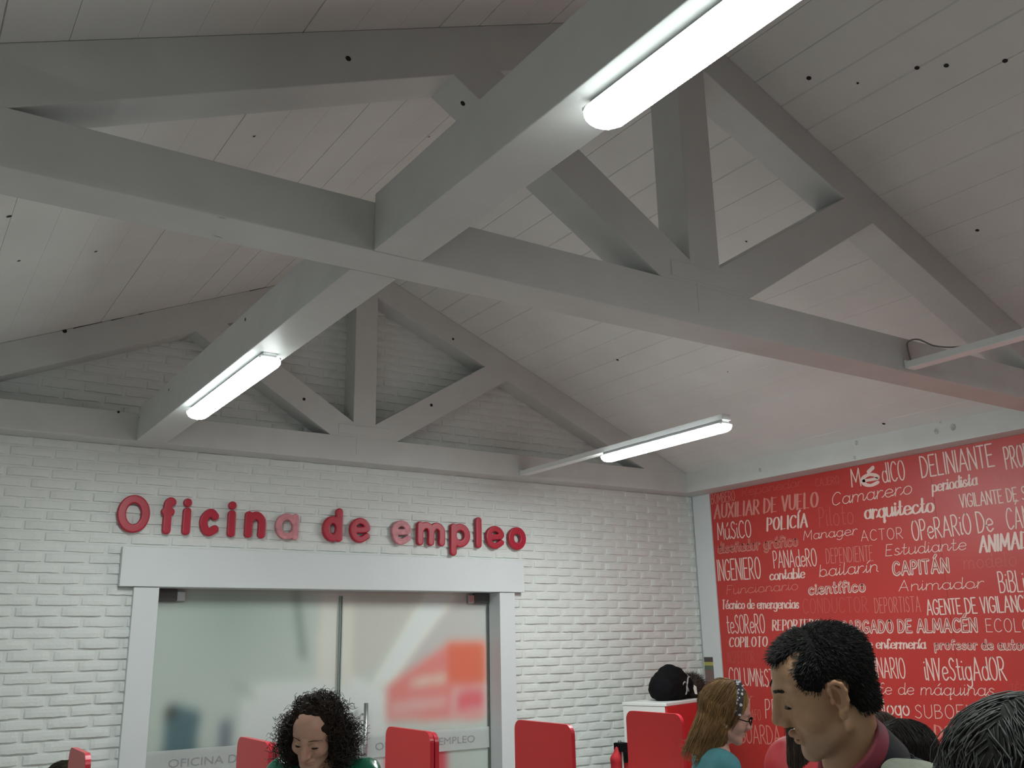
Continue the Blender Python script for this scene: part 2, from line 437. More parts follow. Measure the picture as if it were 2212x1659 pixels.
def wall_back():
    b = MB(); r = random.Random(11)
    zt = lambda x: lift(roofz(x))
    y1 = YW + .12
    # rendered wall behind the brick slips, with the door opening
    b.prism_xz([(XL, 0), (1.40, 0), (1.40, lift(.40)), (XL, lift(.40))], YW, y1)
    b.prism_xz([(4.02, 0), (XR, 0), (XR, lift(.40)), (4.02, lift(.40))], YW, y1)
    b.prism_xz([(XL, lift(.40)), (XR, lift(.40)), (XR, zt(XR)+.04), (XK, zt(XK)+.04), (XL, zt(XL)+.04)], YW, y1)
    L, Hh, G = .2285, .0515, .014
    row = 0; z = lift(-.292) - .062*22
    while z < lift(ZA):
        if z < 0: z += .062; row += 1; continue
        x = .788 - .243*6 + (.1215 if row % 2 == 0 else 0.0) + r.uniform(-.012, .012)
        while x < XR - .02:
            x0, x1 = max(x, XL), min(x+L+r.uniform(-.006, .006), XR-.012); x += L + G
            if x1 - x0 < .04: continue
            cx = (x0+x1)/2
            if z+Hh > min(zt(x0), zt(x1)) - .01: continue
            if z < lift(.39):
                if x0 > 1.34 and x1 < 4.06: continue
                if x0 < 1.34 < x1: x1 = 1.34
                elif x0 < 4.06 < x1: x0 = 4.06
                if x1 - x0 < .03: continue
            n = 7; dy = .0100 + r.uniform(-.003, .003); tilt = r.uniform(-.002, .002)
            P = []
            for j, (zz, ins) in enumerate(((z, 0), (z, 1), (z+Hh*.5, 2), (z+Hh, 1), (z+Hh, 0))):
                for i in range(n):
                    t = i/(n-1); xx = x0 + (x1-x0)*t
                    if ins == 0: P.append((xx, YW+.001, zz))
                    else:
                        ex = .009 if i == 0 else (-.009 if i == n-1 else 0)
                        wob = r.uniform(-.0022, .0022) if j in (1, 3) else 0
                        dq = dy*(.55 if i in (0, n-1) else 1)
                        P.append((xx+ex, YW-dq+(.003 if ins == 1 and j == 3 else 0)+tilt*(t-.5)+r.uniform(-.0008, .0008), zz+(.003 if j == 1 else -.004 if j == 3 else 0)+wob))
            F = []
            for j in range(4):
                for i in range(n-1): F.append((j*n+i, j*n+i+1, (j+1)*n+i+1, (j+1)*n+i))
            F.append([j*n for j in range(5)][::-1]); F.append([j*n+n-1 for j in range(5)])
            b.add(P, F)
        z += .062; row += 1
    return b.build('wall_back', 'brick', kind='structure')
wall_back()

b = MB(); b.box(XR, XR+.12, YR, YW+.12, 0, lift(1.36)); b.build('wall_right', 'plaster', kind='structure')
b = MB(); b.box(XL-.12, XL, YR, YW+.12, 0, lift(1.36)); b.build('wall_left', 'brick', kind='structure')
# white corner board beside the mural
b = MB(); b.box(XR-.018, XR-.001, 5.955, YW-.016, 0, lift(Z0)); b.build('trim_1', 'trim', kind='structure', bevel=.002)

# wall plate along the eaves, over the mural
def wall_plate(name, xa, xb, label):
    b = MB(); x = lambda y: xa + .023*(6-y)
    pts = []
    for y in (YA+.0, YR):
        for z in (Z0, Z1+.02): pts.append((x(y), y, lift(z))); pts.append((xb, y, lift(z)))
    b.add(pts, [(0, 1, 3, 2), (4, 6, 7, 5), (0, 4, 5, 1), (2, 3, 7, 6), (0, 2, 6, 4), (1, 5, 7, 3)])
    for y, z, rr in ((5.17, 1.32, .018), (4.25, 1.375, .018), (4.28, 1.27, .014), (3.62, 1.34, .022), (3.50, 1.345, .024), (3.58, 1.40, .016)):
        for k in range(3):
            b.disc((x(y)-.0012-.0004*k, y, lift(z)), (-1, 0, 0), rr*(1-.28*k), 1 + (k % 2 == 1)*0, seg=14, squash=.8)
    return b.build(name, ['beam', 'knotpaint'], label=label, cat='beam')
wall_plate('eaves_beam', 5.835, XR+.0, 'white painted eaves beam with a few knots, along the top of the red mural')

# ------------------------------------------------------------------ roof trusses
def truss(y, label, knots):
    t = thing('roof_truss', label, 'roof truss', (XK, y, lift(Z0)), group=None)
    dx, dz = XK, Z0
    q = lambda P: [(a-dx, c-dz) for a, c in P]
    yn = {}
    def part(name, poly, off, mats=('beam',), kn=()):
        b = MB(); b.prism_xz(q(poly), off, TH-off*.5)
        for (X, Zz, rr) in kn: b.disc((X-dx, off-.0012, Zz-dz), (0, -1, 0), rr, 1, up=(0, 0, 1))
        if name == 'bottom_chord':
            for (X, yy, rr) in knots.get('under', ()): b.disc((X-dx, yy-y, -.0012), (0, 0, -1), rr, 1, up=(0, 1, 0))
        if kn and name == 'rafter':
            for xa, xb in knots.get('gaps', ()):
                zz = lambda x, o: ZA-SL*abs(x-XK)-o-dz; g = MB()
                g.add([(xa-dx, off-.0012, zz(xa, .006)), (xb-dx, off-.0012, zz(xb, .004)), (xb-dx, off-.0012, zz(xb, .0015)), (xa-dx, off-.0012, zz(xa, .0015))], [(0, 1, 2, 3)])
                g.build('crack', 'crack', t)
        return b.build(name, list(mats) + (['knot'] if kn else []), t, bevel=.003)
    part('bottom_chord', [(XL, Z0), (XR-.002, Z0), (XR-.002, min(Z1, roofz(XR))), (5.84, Z1), (XL+.25, Z1), (XL, min(Z1, roofz(XL)))], 0, kn=knots.get('chord', ()))
    part('king_post', [(XK-.086, ZP-.15), (XK+.086, ZP-.15), (XK+.086, roofz(XK+.086)-.1), (XK-.086, roofz(XK-.086)-.1)], .001)
    for s in (1, -1):
        X = lambda x: XK + s*(x-XK)
        w = [(XK, 1.40), (X(2.9585), 1.40), (X(4.073), 2.0835), (X(3.916), 2.201), (XK, 1.478)]
        if s < 0: w = w[::-1]
        part('web', w, .002, kn=knots.get('web%d' % s, ()))
        lo, up = 2.532, ZA-.001
        e = 3.10
        rf = [(XK, lo), (X(XK+e), lo-SL*e), (X(XK+e), up-SL*e), (XK, up)]
        # the rafter's foot is cut level on the tie beam
        xf = (lo-Z0-.02)/SL
        rf = [(XK, lo), (X(XK+xf), Z0+.02), (X(XK+3.2), Z0+.02), (X(XK+3.2), up-SL*3.2), (XK, up)]
        if s < 0: rf = rf[::-1]
        part('rafter', rf, .0015, kn=knots.get('raft%d' % s, ()))
    # joint plate over the heel of the king post and the scarf joint in the tie beam
    b = MB(); b.prism_xz(q([(2.542, 1.44), (2.94, 1.44), (2.94, 1.507), (2.542, 1.507)]), -.002, .01)
    b.build('gusset_plate', 'beam', t, bevel=.001)
    b = MB(); b.prism_xz(q([(2.678, 1.30), (2.6805, 1.30), (2.6805, 1.43), (2.678, 1.43)]), -.0006, .004); b.build('scarf_joint', 'knotpaint', t)
    return t
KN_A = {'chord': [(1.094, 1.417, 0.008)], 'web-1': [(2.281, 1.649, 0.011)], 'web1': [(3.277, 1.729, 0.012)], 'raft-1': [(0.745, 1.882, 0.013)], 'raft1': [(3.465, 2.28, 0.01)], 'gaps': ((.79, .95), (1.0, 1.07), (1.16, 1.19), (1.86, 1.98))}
KN_B = {'raft-1': [(1.102, 1.931, 0.01)], 'web-1': [(1.554, 1.907, 0.01)], 'under': ((.747, 2.774, .013), (.719, 2.63, .009))}
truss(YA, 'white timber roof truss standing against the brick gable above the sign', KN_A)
truss(YB, 'white timber roof truss overhead in mid room, its tie beam crossing the lamp beam', KN_B)

# long beams under which the lamps hang, flush with the tie beams
def lamp_beam(y0, y1, label, kn=()):
    b = MB(); x0, x1 = 1.2115, 1.387
    b.box(x0, x1, y0, y1, lift(Z0+.0008), lift(1.452))
    for y, z, rr in kn: b.disc((x0-.0012, y, lift(z)), (-1, 0, 0), rr, 1)
    return b.build('ceiling_beam', ['beam', 'knot'], bevel=.003, label=label, cat='beam')
lamp_beam(YB+TH+.003, YA-.001, 'white square timber beam running from the mid-room truss to the gable truss', [(3.946, 1.415, 0.008), (5.262, 1.4, 0.008), (5.968, 1.388, 0.006)])
lamp_beam(YR+.3, YB-.001, 'white square timber beam overhead on the near side of the mid-room truss')

# ------------------------------------------------------------------ lamps
def batten_lamp(xc, y0, y1, ztop, label, power=1.0):
    t = thing('batten_lamp', label, 'ceiling lamp', (xc, (y0+y1)/2, lift(ztop)), group='tube lamps under the roof')
    L = (y1-y0)/2
    b = MB(); b.box(-.030, .030, -L+.02, L-.02, -.020, 0); b.box(-.048, .048, -L+.012, L-.012, -.0295, -.018); b.build('housing', 'lampbody', t, bevel=.002)
    # wrap-around diffuser with rounded ends
    b = MB(); prof = [(-.057, -.030), (-.056, -.040), (-.047, -.054), (-.028, -.064), (0, -.068), (.028, -.064), (.047, -.054), (.056, -.040), (.057, -.030)]
    st = [(-L, .45), (-L+.006, .66), (-L+.02, .86), (-L+.04, 1), (L-.04, 1), (L-.02, .86), (L-.006, .66), (L, .45)]
    n = len(prof); v = []
    for yy, k in st:
        for (x, z) in prof: v.append((x*k, yy, -.030+(z+.030)*k))
    f = [(i*n+j, i*n+(j+1) % n, (i+1)*n+(j+1) % n, (i+1)*n+j) for i in range(len(st)-1) for j in range(n)]
    ends = [list(range(n))[::-1], [(len(st)-1)*n+j for j in range(n)]]
    b.add(v, f + ends); b.m = [1 if (k >= len(f) or k % n in (0, 1, n-3, n-2, n-1)) else 0 for k in range(len(f)+2)]
    lit = diffuser_pair(power); b.build('diffuser', list(lit), t, smooth=False, label='glowing white diffuser')
    return t
batten_lamp(1.300, 3.83, 5.01, Z0, 'lit tube lamp under the beam that ends at the brick gable wall')
batten_lamp(1.300, .37, 1.565, Z0, 'lit tube lamp nearest overhead, under the near part of the beam', .85)
batten_lamp(4.098, 3.83, 5.0, 1.2615, 'lit tube lamp at the end of the white trunking near the mural wall', 1.75)
batten_lamp(4.098, .40, 1.57, 1.2615, 'lit tube lamp on the near run of white trunking by the mural wall', 1.15)
batten_lamp(1.300, -2.2, -1.0, Z0, 'lit tube lamp farthest behind along the beam', .35)
batten_lamp(4.098, -2.2, -1.0, 1.2615, 'lit tube lamp farthest behind in the row by the mural wall', .55)

def trunking(y0, y1, label):
    t = thing('lamp_trunking', label, 'trunking', (4.098, y1, lift(1.268)))
    b = MB(); b.box(-.035, .035, y0-y1, 0, -.006, .029); b.build('channel', 'lampbody', t, bevel=.002)
    b = MB(); b.box(-.04, .04, -.012, .0, -.0055, .035); b.build('end_plate', 'lampbody', t, bevel=.002)
    return t
trunking(3.84, YA-.0015, 'white trunking running out from the gable truss to the lamp beside the mural')
t = trunking(.41, YB-.0015, 'white trunking running from the mid-room truss towards the near side')
b = MB(); b.tube(smooth_pts([(-.01, -.02, .025), (-.012, -.012, .10), (.0, -.015, .135), (.03, -.05, .14), (.05, -.12, .09), (.02, -.25, .045), (.01, -.38, .03)]), .004, 6)
b.build('cable', 'cable', t, smooth=True)

# ------------------------------------------------------------------ the mural
mt = thing('mural_panel', 'red wall panel covered in pale hand-lettered names of jobs', 'mural', (XR, 3.0, 0))
def mural():
    b = MB(); y_edges = [5.953, 3.815, 1.6, -.6, YR]
    for a, c in zip(y_edges[:-1], y_edges[1:]):
        b.box(-.008, -.0005, c-3+.0008, a-3-.0008, .02, lift(Z0)-.001)
    b.build('print_board', 'mural', mt)
STY = {  # pen width (thin, thick) in cap heights, shear, joined, letter gap
 'n': (.082, .086, .0, False, .17), 'm': (.105, .115, .0, False, .17), 't': (.055, .060, .05, False, .22), 's': (.058, .068, .22, True, .20),
 'b': (.07, .20, .12, True, .19), 'k': (.05, .20, .14, False, .22), 'i': (.23, .25, .05, False, .26), 'B': (.16, .30, .0, False, .2)}
def lettering():
    groups = {'lettering': MB()}
    b = groups['lettering']; cnt = 0
    for text, y0, z0, y1, z1, h, sty, tone in WORDS:
        if sty == 'B': text = 'é'
        thin, thick, shear, join, gap = STY[sty]
        st, W = layout(text, join, gap)
        Lw = y0-y1; kx = (Lw - thick*h)/max(W*h, 1e-6) if W > .12 else 1.0
        hh = h
        if sty == 'B': hh = h*1.25
        if text.islower() and sty in 'sbi' : hh = h*.97
        mi = 0 if tone >= .62 else 1 if tone >= .38 else 2
        def place(px, py, lf, y0=y0, z0=z0, y1=y1, z1=z1, h=hh, W=W):
            # px in metres along the line, py in metres up
            t = px/Lw
            return (-.0088-lf, y0-px-3.0, lift(z0+(z1-z0)*t+py))
        pk = min(1.0, max(.72, kx**.5))
        def pen(d, thin=thin*pk, thick=thick*pk, h=hh): return h*(thin+(thick-thin)*abs(d[1])**1.2)
        for P in st:
            A = np.stack([(P[:, 0]*kx + thick*.5)*h + shear*P[:, 1]*hh - shear*.3*hh, P[:, 1]*hh], 1)
            cnt += 1
            ribbon(b, A, pen, place, mi, .00005*(cnt % 10))
            if sty == 'i':
                A2 = A + np.array([.01*h, .035*h])
                ribbon(b, A2, lambda d, h=hh: h*.085, place, 3, .0008+.00005*(cnt % 10))
    b.build('lettering', ['ink_a', 'ink_b', 'ink_c', 'ink_d'], mt, label='pale pink hand lettering')
WORDS = [
  ('BOMBERO', 5.944, 1.155, 5.657, 1.15, 0.085, 'n', 0.45),
  ('Reponedor', 5.574, 1.175, 4.932, 1.168, 0.074, 's', 0.3),
  ('CAJERO', 4.802, 1.146, 4.579, 1.138, 0.058, 'n', 0.15),
  ('M', 4.475, 1.095, 4.385, 1.092, 0.132, 'n', 0.9),
  ('é', 4.386, 1.085, 4.226, 1.079, 0.107, 'B', 1),
  ('dICO', 4.205, 1.086, 4.01, 1.081, 0.142, 'n', 0.9),
  ('DELINIANTE', 3.889, 1.075, 3.346, 1.072, 0.149, 'n', 0.8),
  ('PROFESOR', 3.282, 1.037, 2.937, 1.037, 0.144, 'n', 0.8),
  ('AUXILIAR DE VUELO', 5.924, 1.026, 4.791, 0.987, 0.113, 'k', 0.6),
  ('Camarero', 4.665, 0.978, 3.974, 0.975, 0.095, 's', 0.75),
  ('periodista', 3.823, 0.964, 3.482, 0.966, 0.08, 'b', 0.8),
  ('BANCARIO', 3.362, 0.951, 3.023, 0.954, 0.057, 't', 0.35),
  ('MúSiCO', 5.899, 0.838, 5.505, 0.822, 0.143, 'n', 0.8),
  ('POLICÍA', 5.339, 0.858, 4.913, 0.846, 0.098, 'k', 0.9),
  ('Piloto', 4.807, 0.83, 4.488, 0.819, 0.146, 't', 0.25),
  ('arquitecto', 4.395, 0.843, 3.819, 0.827, 0.105, 'b', 1),
  ('VIGILANTE DE SALA', 3.633, 0.83, 3.045, 0.822, 0.087, 'm', 0.9),
  ('diseñador gráfico', 5.911, 0.723, 5.027, 0.708, 0.087, 'i', 0.55),
  ('Manager', 4.972, 0.743, 4.471, 0.735, 0.072, 's', 0.7),
  ('ACTOR', 4.445, 0.684, 4.093, 0.67, 0.078, 't', 0.75),
  ('OPeRARiO De', 4.023, 0.646, 3.42, 0.651, 0.138, 'n', 0.85),
  ('CÁMARA', 3.333, 0.65, 3.002, 0.655, 0.135, 'n', 0.8),
  ('INGENIERO', 5.936, 0.491, 5.439, 0.478, 0.173, 'n', 0.7),
  ('PANAdeRO', 5.302, 0.551, 4.864, 0.536, 0.133, 'n', 0.85),
  ('DEPENDIENTE', 4.779, 0.547, 4.358, 0.534, 0.111, 't', 0.4),
  ('Estudiante', 4.25, 0.559, 3.63, 0.549, 0.079, 's', 0.75),
  ('ANIMADORA', 3.546, 0.524, 3.024, 0.526, 0.099, 'k', 0.95),
  ('contable', 5.357, 0.458, 4.991, 0.453, 0.077, 'b', 0.9),
  ('bailarín', 4.853, 0.451, 4.331, 0.452, 0.091, 's', 0.65),
  ('CAPITÁN', 4.216, 0.421, 3.772, 0.413, 0.087, 'i', 0.8),
  ('modelo', 3.667, 0.424, 3.307, 0.418, 0.091, 't', 0.2),
  ('Funcionario', 5.84, 0.369, 5.075, 0.365, 0.073, 's', 0.5),
  ('científico', 4.98, 0.324, 4.452, 0.321, 0.081, 'i', 0.85),
  ('Animador', 4.18, 0.306, 3.548, 0.292, 0.074, 's', 0.65),
  ('BiBLiOTECA', 3.45, 0.257, 3.015, 0.254, 0.131, 'n', 0.85),
  ('Técnico de emergencias', 5.912, 0.252, 5.079, 0.223, 0.073, 'b', 0.8),
  ('CONDUCTOR', 5.048, 0.183, 4.453, 0.172, 0.109, 't', 0.25),
  ('DEPORTISTA', 4.399, 0.163, 4.027, 0.159, 0.104, 't', 0.5),
  ('AGENTE DE VIGILANCIA', 3.988, 0.136, 3.234, 0.133, 0.099, 'm', 0.85),
  ('teSOReRO', 5.875, 0.048, 5.446, 0.044, 0.148, 'n', 0.8),
  ('REPORTERO', 5.375, 0.064, 4.895, 0.057, 0.076, 'k', 0.75),
  ('ENCARGADO DE ALMACÉN', 4.834, 0.032, 3.633, 0.018, 0.081, 'i', 0.8),
  ('ECOLOGISTA', 3.577, 0.014, 3.004, 0.002, 0.082, 't', 0.75),
  ('COPILOTO', 5.86, -0.062, 5.434, -0.061, 0.075, 'k', 0.8),
  ('técnico de enfermería', 4.828, -0.08, 4.025, -0.088, 0.067, 'b', 0.8),
  ('profesor de autoescuela', 3.966, -0.092, 3.077, -0.102, 0.061, 'i', 0.7),
  ('INSPECTOR', 5.896, -0.193, 5.592, -0.191, 0.094, 't', 0.15),
  ('VETERINARIO', 4.701, -0.285, 4.208, -0.286, 0.135, 'n', 0.8),
  ('iNVeStigAdOR', 4.067, -0.295, 3.486, -0.284, 0.14, 'n', 0.8),
  ('COLUMNiSTA', 5.893, -0.364, 5.334, -0.376, 0.134, 'n', 0.75),
  ('jefe de máquinas', 4.557, -0.401, 3.584, -0.382, 0.08, 's', 0.65),
  ('TÉCNICO', 3.477, -0.356, 3.258, -0.353, 0.048, 't', 0.25),
  ('escultor', 5.997, -0.489, 5.646, -0.484, 0.056, 's', 0.5),
  ('FOTÓGRAFO', 5.898, -0.639, 5.575, -0.633, 0.081, 't', 0.4),
  ('PERITO', 5.524, -0.613, 5.134, -0.604, 0.141, 't', 0.75),
  ('psicólogo', 4.683, -0.539, 4.215, -0.53, 0.1, 'm', 0.8),
  ('SUBOFICIAL', 4.179, -0.546, 3.519, -0.519, 0.085, 't', 0.7),
  ('GUARDA', 5.825, -0.818, 5.386, -0.802, 0.137, 'n', 0.6),
  ('DOCTOR', 4.054, -0.67, 3.632, -0.656, 0.083, 'k', 0.45),
]
mural(); lettering()

# ------------------------------------------------------------------ sign letters
def sdf_strokes(strokes, GX, GZ, r):
    d = np.full(GX.shape, 9.0)
    for P in strokes:
        for a, c in zip(P[:-1], P[1:]):
            v = c-a; L2 = (v*v).sum() or 1e-9
            t = np.clip(((GX-a[0])*v[0]+(GZ-a[1])*v[1])/L2, 0, 1)
            d = np.minimum(d, np.hypot(GX-a[0]-v[0]*t, GZ-a[1]-v[1]*t))
    return d - r
def sign_letter(ch, x0, x1, material, label):
    r = .0225 if ch in 'ea' else .0260; w, st = glyph(ch)
    if ch == 'f': st = [('s', [(.36, .97), (.26, 1), (.13, .88), (.13, .5), (.13, 0)]), ('l', [(-.02, .56), (.3, .56)])]
    if ch in 'il': st = [('l', [(.03, .6 if ch == 'i' else 1), (.03, 0)])] + ([('l', [(.03, .985), (.03, 1.0)])] if ch == 'i' else [])
    if ch == 'a': st = [ell(.24, .3, .24, .3), ('l', [(.48, .6), (.48, 0)])]
    if ch == 'd': st = [ell(.24, .3, .24, .3), ('l', [(.48, 1), (.48, 0)])]
    if ch == 'n': st = [('l', [(0, .6), (0, 0)]), ('s', [(0, .38), (.12, .56), (.28, .59), (.42, .42), (.42, 0)])]
    if ch == 'm': st = [('l', [(0, .6), (0, 0)]), ('s', [(0, .38), (.1, .55), (.25, .58), (.36, .42), (.36, 0)]), ('s', [(.36, .38), (.46, .55), (.6, .58), (.72, .42), (.72, 0)])]
    zb, cap, xh, desc = .702, .936, .878, .637
    pts = []
    for kind, p in st: pts.append(smooth_pts(p, kind == 'o', 8) if kind in 'so' else np.asarray(p, float))
    allp = np.concatenate(pts); mn, mx_ = allp[:, 0].min(), allp[:, 0].max()
    up = (cap-zb-2*r) if (ch.isupper() or ch in 'fdil') else None
    out = []
    for P in pts:
        X = (P[:, 0]-mn)/max(mx_-mn, 1e-6)*(x1-x0-2*r) if mx_-mn > .05 else np.zeros(len(P))+(x1-x0)/2-r
        y = P[:, 1]
        hx = xh-zb-2*r; hc = cap-zb-2*r
        Z = np.where(y <= .6, y/.6*hx, hx + (y-.6)/.4*(hc-hx)) if not ch.isupper() else y*hc
        Z = np.where(y < 0, y/.36*(zb-desc), Z)
        out.append(np.stack([X + r, Z + r], 1))
    s = .0035
    xs = np.arange(-.012, x1-x0+.016, s); zs = np.arange(-.09, cap-zb+.02, s); ys = np.arange(-.026, .026, .004)
    GX, GZ = np.meshgrid(xs, zs, indexing='ij')
    d2 = sdf_strokes(out, GX, GZ, r)
    F = np.maximum(d2[:, None, :], (np.abs(ys)-.0165)[None, :, None])
    k = .006
    a, c_ = d2[:, None, :]+k, (np.abs(ys)-.0165)[None, :, None]+k
    F = np.minimum(np.maximum(a, c_), 0) + np.sqrt(np.maximum(a, 0)**2 + np.maximum(c_, 0)**2) - k
    V, Q = surfnets(F, xs, ys, zs)
    o = np_mesh('sign_letter', V, Q, material, label=label, cat='letter', group=None)
    o.location = (x0, YW-.012-.0165-.001, lift(zb))
    return o
SIGN = [('O', 1.168, 1.361, 0, 'tall red wooden capital O that starts the sign on the brick wall'),
 ('f', 1.427, 1.516, 0, 'red wooden letter f, just after the big round capital of the wall sign'),
 ('i', 1.564, 1.611, 0, 'red wooden dotted letter i between the f and the c of the wall sign'),
 ('c', 1.669, 1.794, 0, 'red wooden letter c, the only c in the wall sign'),
 ('i', 1.850, 1.901, 0, 'red wooden dotted letter i between the c and the n of the wall sign'),
 ('n', 1.963, 2.106, 0, 'red wooden letter n beside the faded pink a'),
 ('a', 2.170, 2.333, 1, 'faded pink letter a ending the first word of the wall sign'),
 ('d', 2.507, 2.654, 0, 'red wooden letter d starting the short middle word of the sign'),
 ('e', 2.708, 2.864, 0, 'red wooden letter e ending the short middle word of the sign'),
 ('e', 3.032, 3.190, 1, 'faded pink letter e starting the last word of the sign'),
 ('m', 3.238, 3.474, 0, 'wide red wooden letter m in the last word of the sign'),
 ('p', 3.520, 3.689, 0, 'red wooden letter p whose stem hangs below the line of the sign'),
 ('l', 3.734, 3.798, 0, 'tall straight red wooden letter l in the last word of the sign'),
 ('e', 3.832, 3.996, 0, 'red wooden letter e between the l and the last round letter of the sign'),
 ('o', 4.036, 4.200, 0, 'small round red wooden letter o at the end of the sign')]
for ch, a, c, pale, lab in SIGN: sign_letter(ch, a, c, 'letter_pale' if pale else 'letter', lab)

# ------------------------------------------------------------------ the glass doors in the brick wall
YF, YG = YW-.045, 6.30                      # front of the frame boards, plane of the glass
b = MB()
b.box(1.302, 1.452, YF, YW+.115, 0, lift(.376)); b.box(3.945, 4.082, YF, YW+.115, 0, lift(.376))
b.build('trim_2', 'trim', kind='structure', bevel=.003)
b = MB(); b.box(1.215, 4.165, YF-.012, YW+.115, lift(.378), lift(.617)); b.build('trim_3', 'trim', kind='structure', bevel=.003)
def text_mesh(txt, size):
    cu = bpy.data.curves.new('t', 'FONT'); cu.body = txt; cu.size = size; cu.extrude = .0003
    ob = bpy.data.objects.new('t', cu); COL.objects.link(ob)
    dg = bpy.context.evaluated_depsgraph_get()
    me = bpy.data.meshes.new_from_object(ob.evaluated_get(dg))
    bpy.data.objects.remove(ob); return me
M['grey_ink'] = mat('grey film lettering', (0.26, 0.27, 0.27), 0.6)
def glass_door(n, x0, x1, hinge_left, xt):
    d = bpy.data.objects.new('door_%d' % n, None); d.location = ((x0+x1)/2, YG, 0)
    link(d, kind='structure'); d['label'] = 'clear glass door leaf with a frosted band, %s' % ('hinged at the jamb under the start of the sign' if hinge_left else 'with an upright steel handle'); d['category'] = 'door'
    w = (x1-x0)/2
    b = MB(); b.box(-w, w, -.005, .005, .02, lift(.345)); b.build('glass_pane', 'glass', d)
    b = MB(); b.box(-w, -w+.006, -.0055, .0055, .02, lift(.345)) if not hinge_left else b.box(w-.006, w, -.0055, .0055, .02, lift(.345))
    b.build('edge_strip', 'glass_edge', d)
    b = MB(); b.box(w-.004, w, -.0055, .0055, .02, lift(.345)) if not hinge_left else b.box(-w, -w+.004, -.0055, .0055, .02, lift(.345))
    b.build('edge_strip', 'glass_edge', d)
    b = MB(); b.box(-w+.004, w-.004, -.0062, -.0056, lift(-.737), lift(-.591)); b.build('frosted_band', 'film', d, label='frosted white film band')
    s = -1 if hinge_left else 1
    b = MB()
    xa, xb = sorted((s*w, s*(w-.13))); b.box(xa, xb, -.022, .022, lift(.300), lift(.375)); b.build('patch_hinge', 'darksteel', d, bevel=.004)
    b = MB(); xa, xb = sorted((s*(w-.13), s*(w-.185))); b.box(xa, xb, -.02, .02, lift(.300), lift(.362)); b.build('hinge_clamp', 'steel', d, bevel=.006)
    hx = w - .2 if hinge_left else -w + .175
    if not hinge_left:
        b = MB(); b.tube([(hx, -.06, lift(-.375)), (hx, -.06, lift(-1.0))], .015, 12)
        for z in (-.45, -.93): b.tube([(hx, -.06, lift(z)), (hx, 0, lift(z))], .008, 8)
        b.build('pull_handle', 'steel', d, smooth=True)
    me = text_mesh('OFICINA DE EMPLEO', .068); me.materials.append(M['grey_ink'])
    xs = [v.co.x for v in me.vertices]; k = .80/(max(xs)-min(xs))
    for v in me.vertices: v.co = Vector((v.co.x*k, -v.co.z, v.co.y))
    o = bpy.data.objects.new('band_lettering', me); o.location = (xt-(x0+x1)/2, -.0068, lift(-.691)); link(o, d)
    return d
glass_door(1, 1.468, 2.722, True, 1.62)
glass_door(2, 2.732, 3.94, False, 3.005)

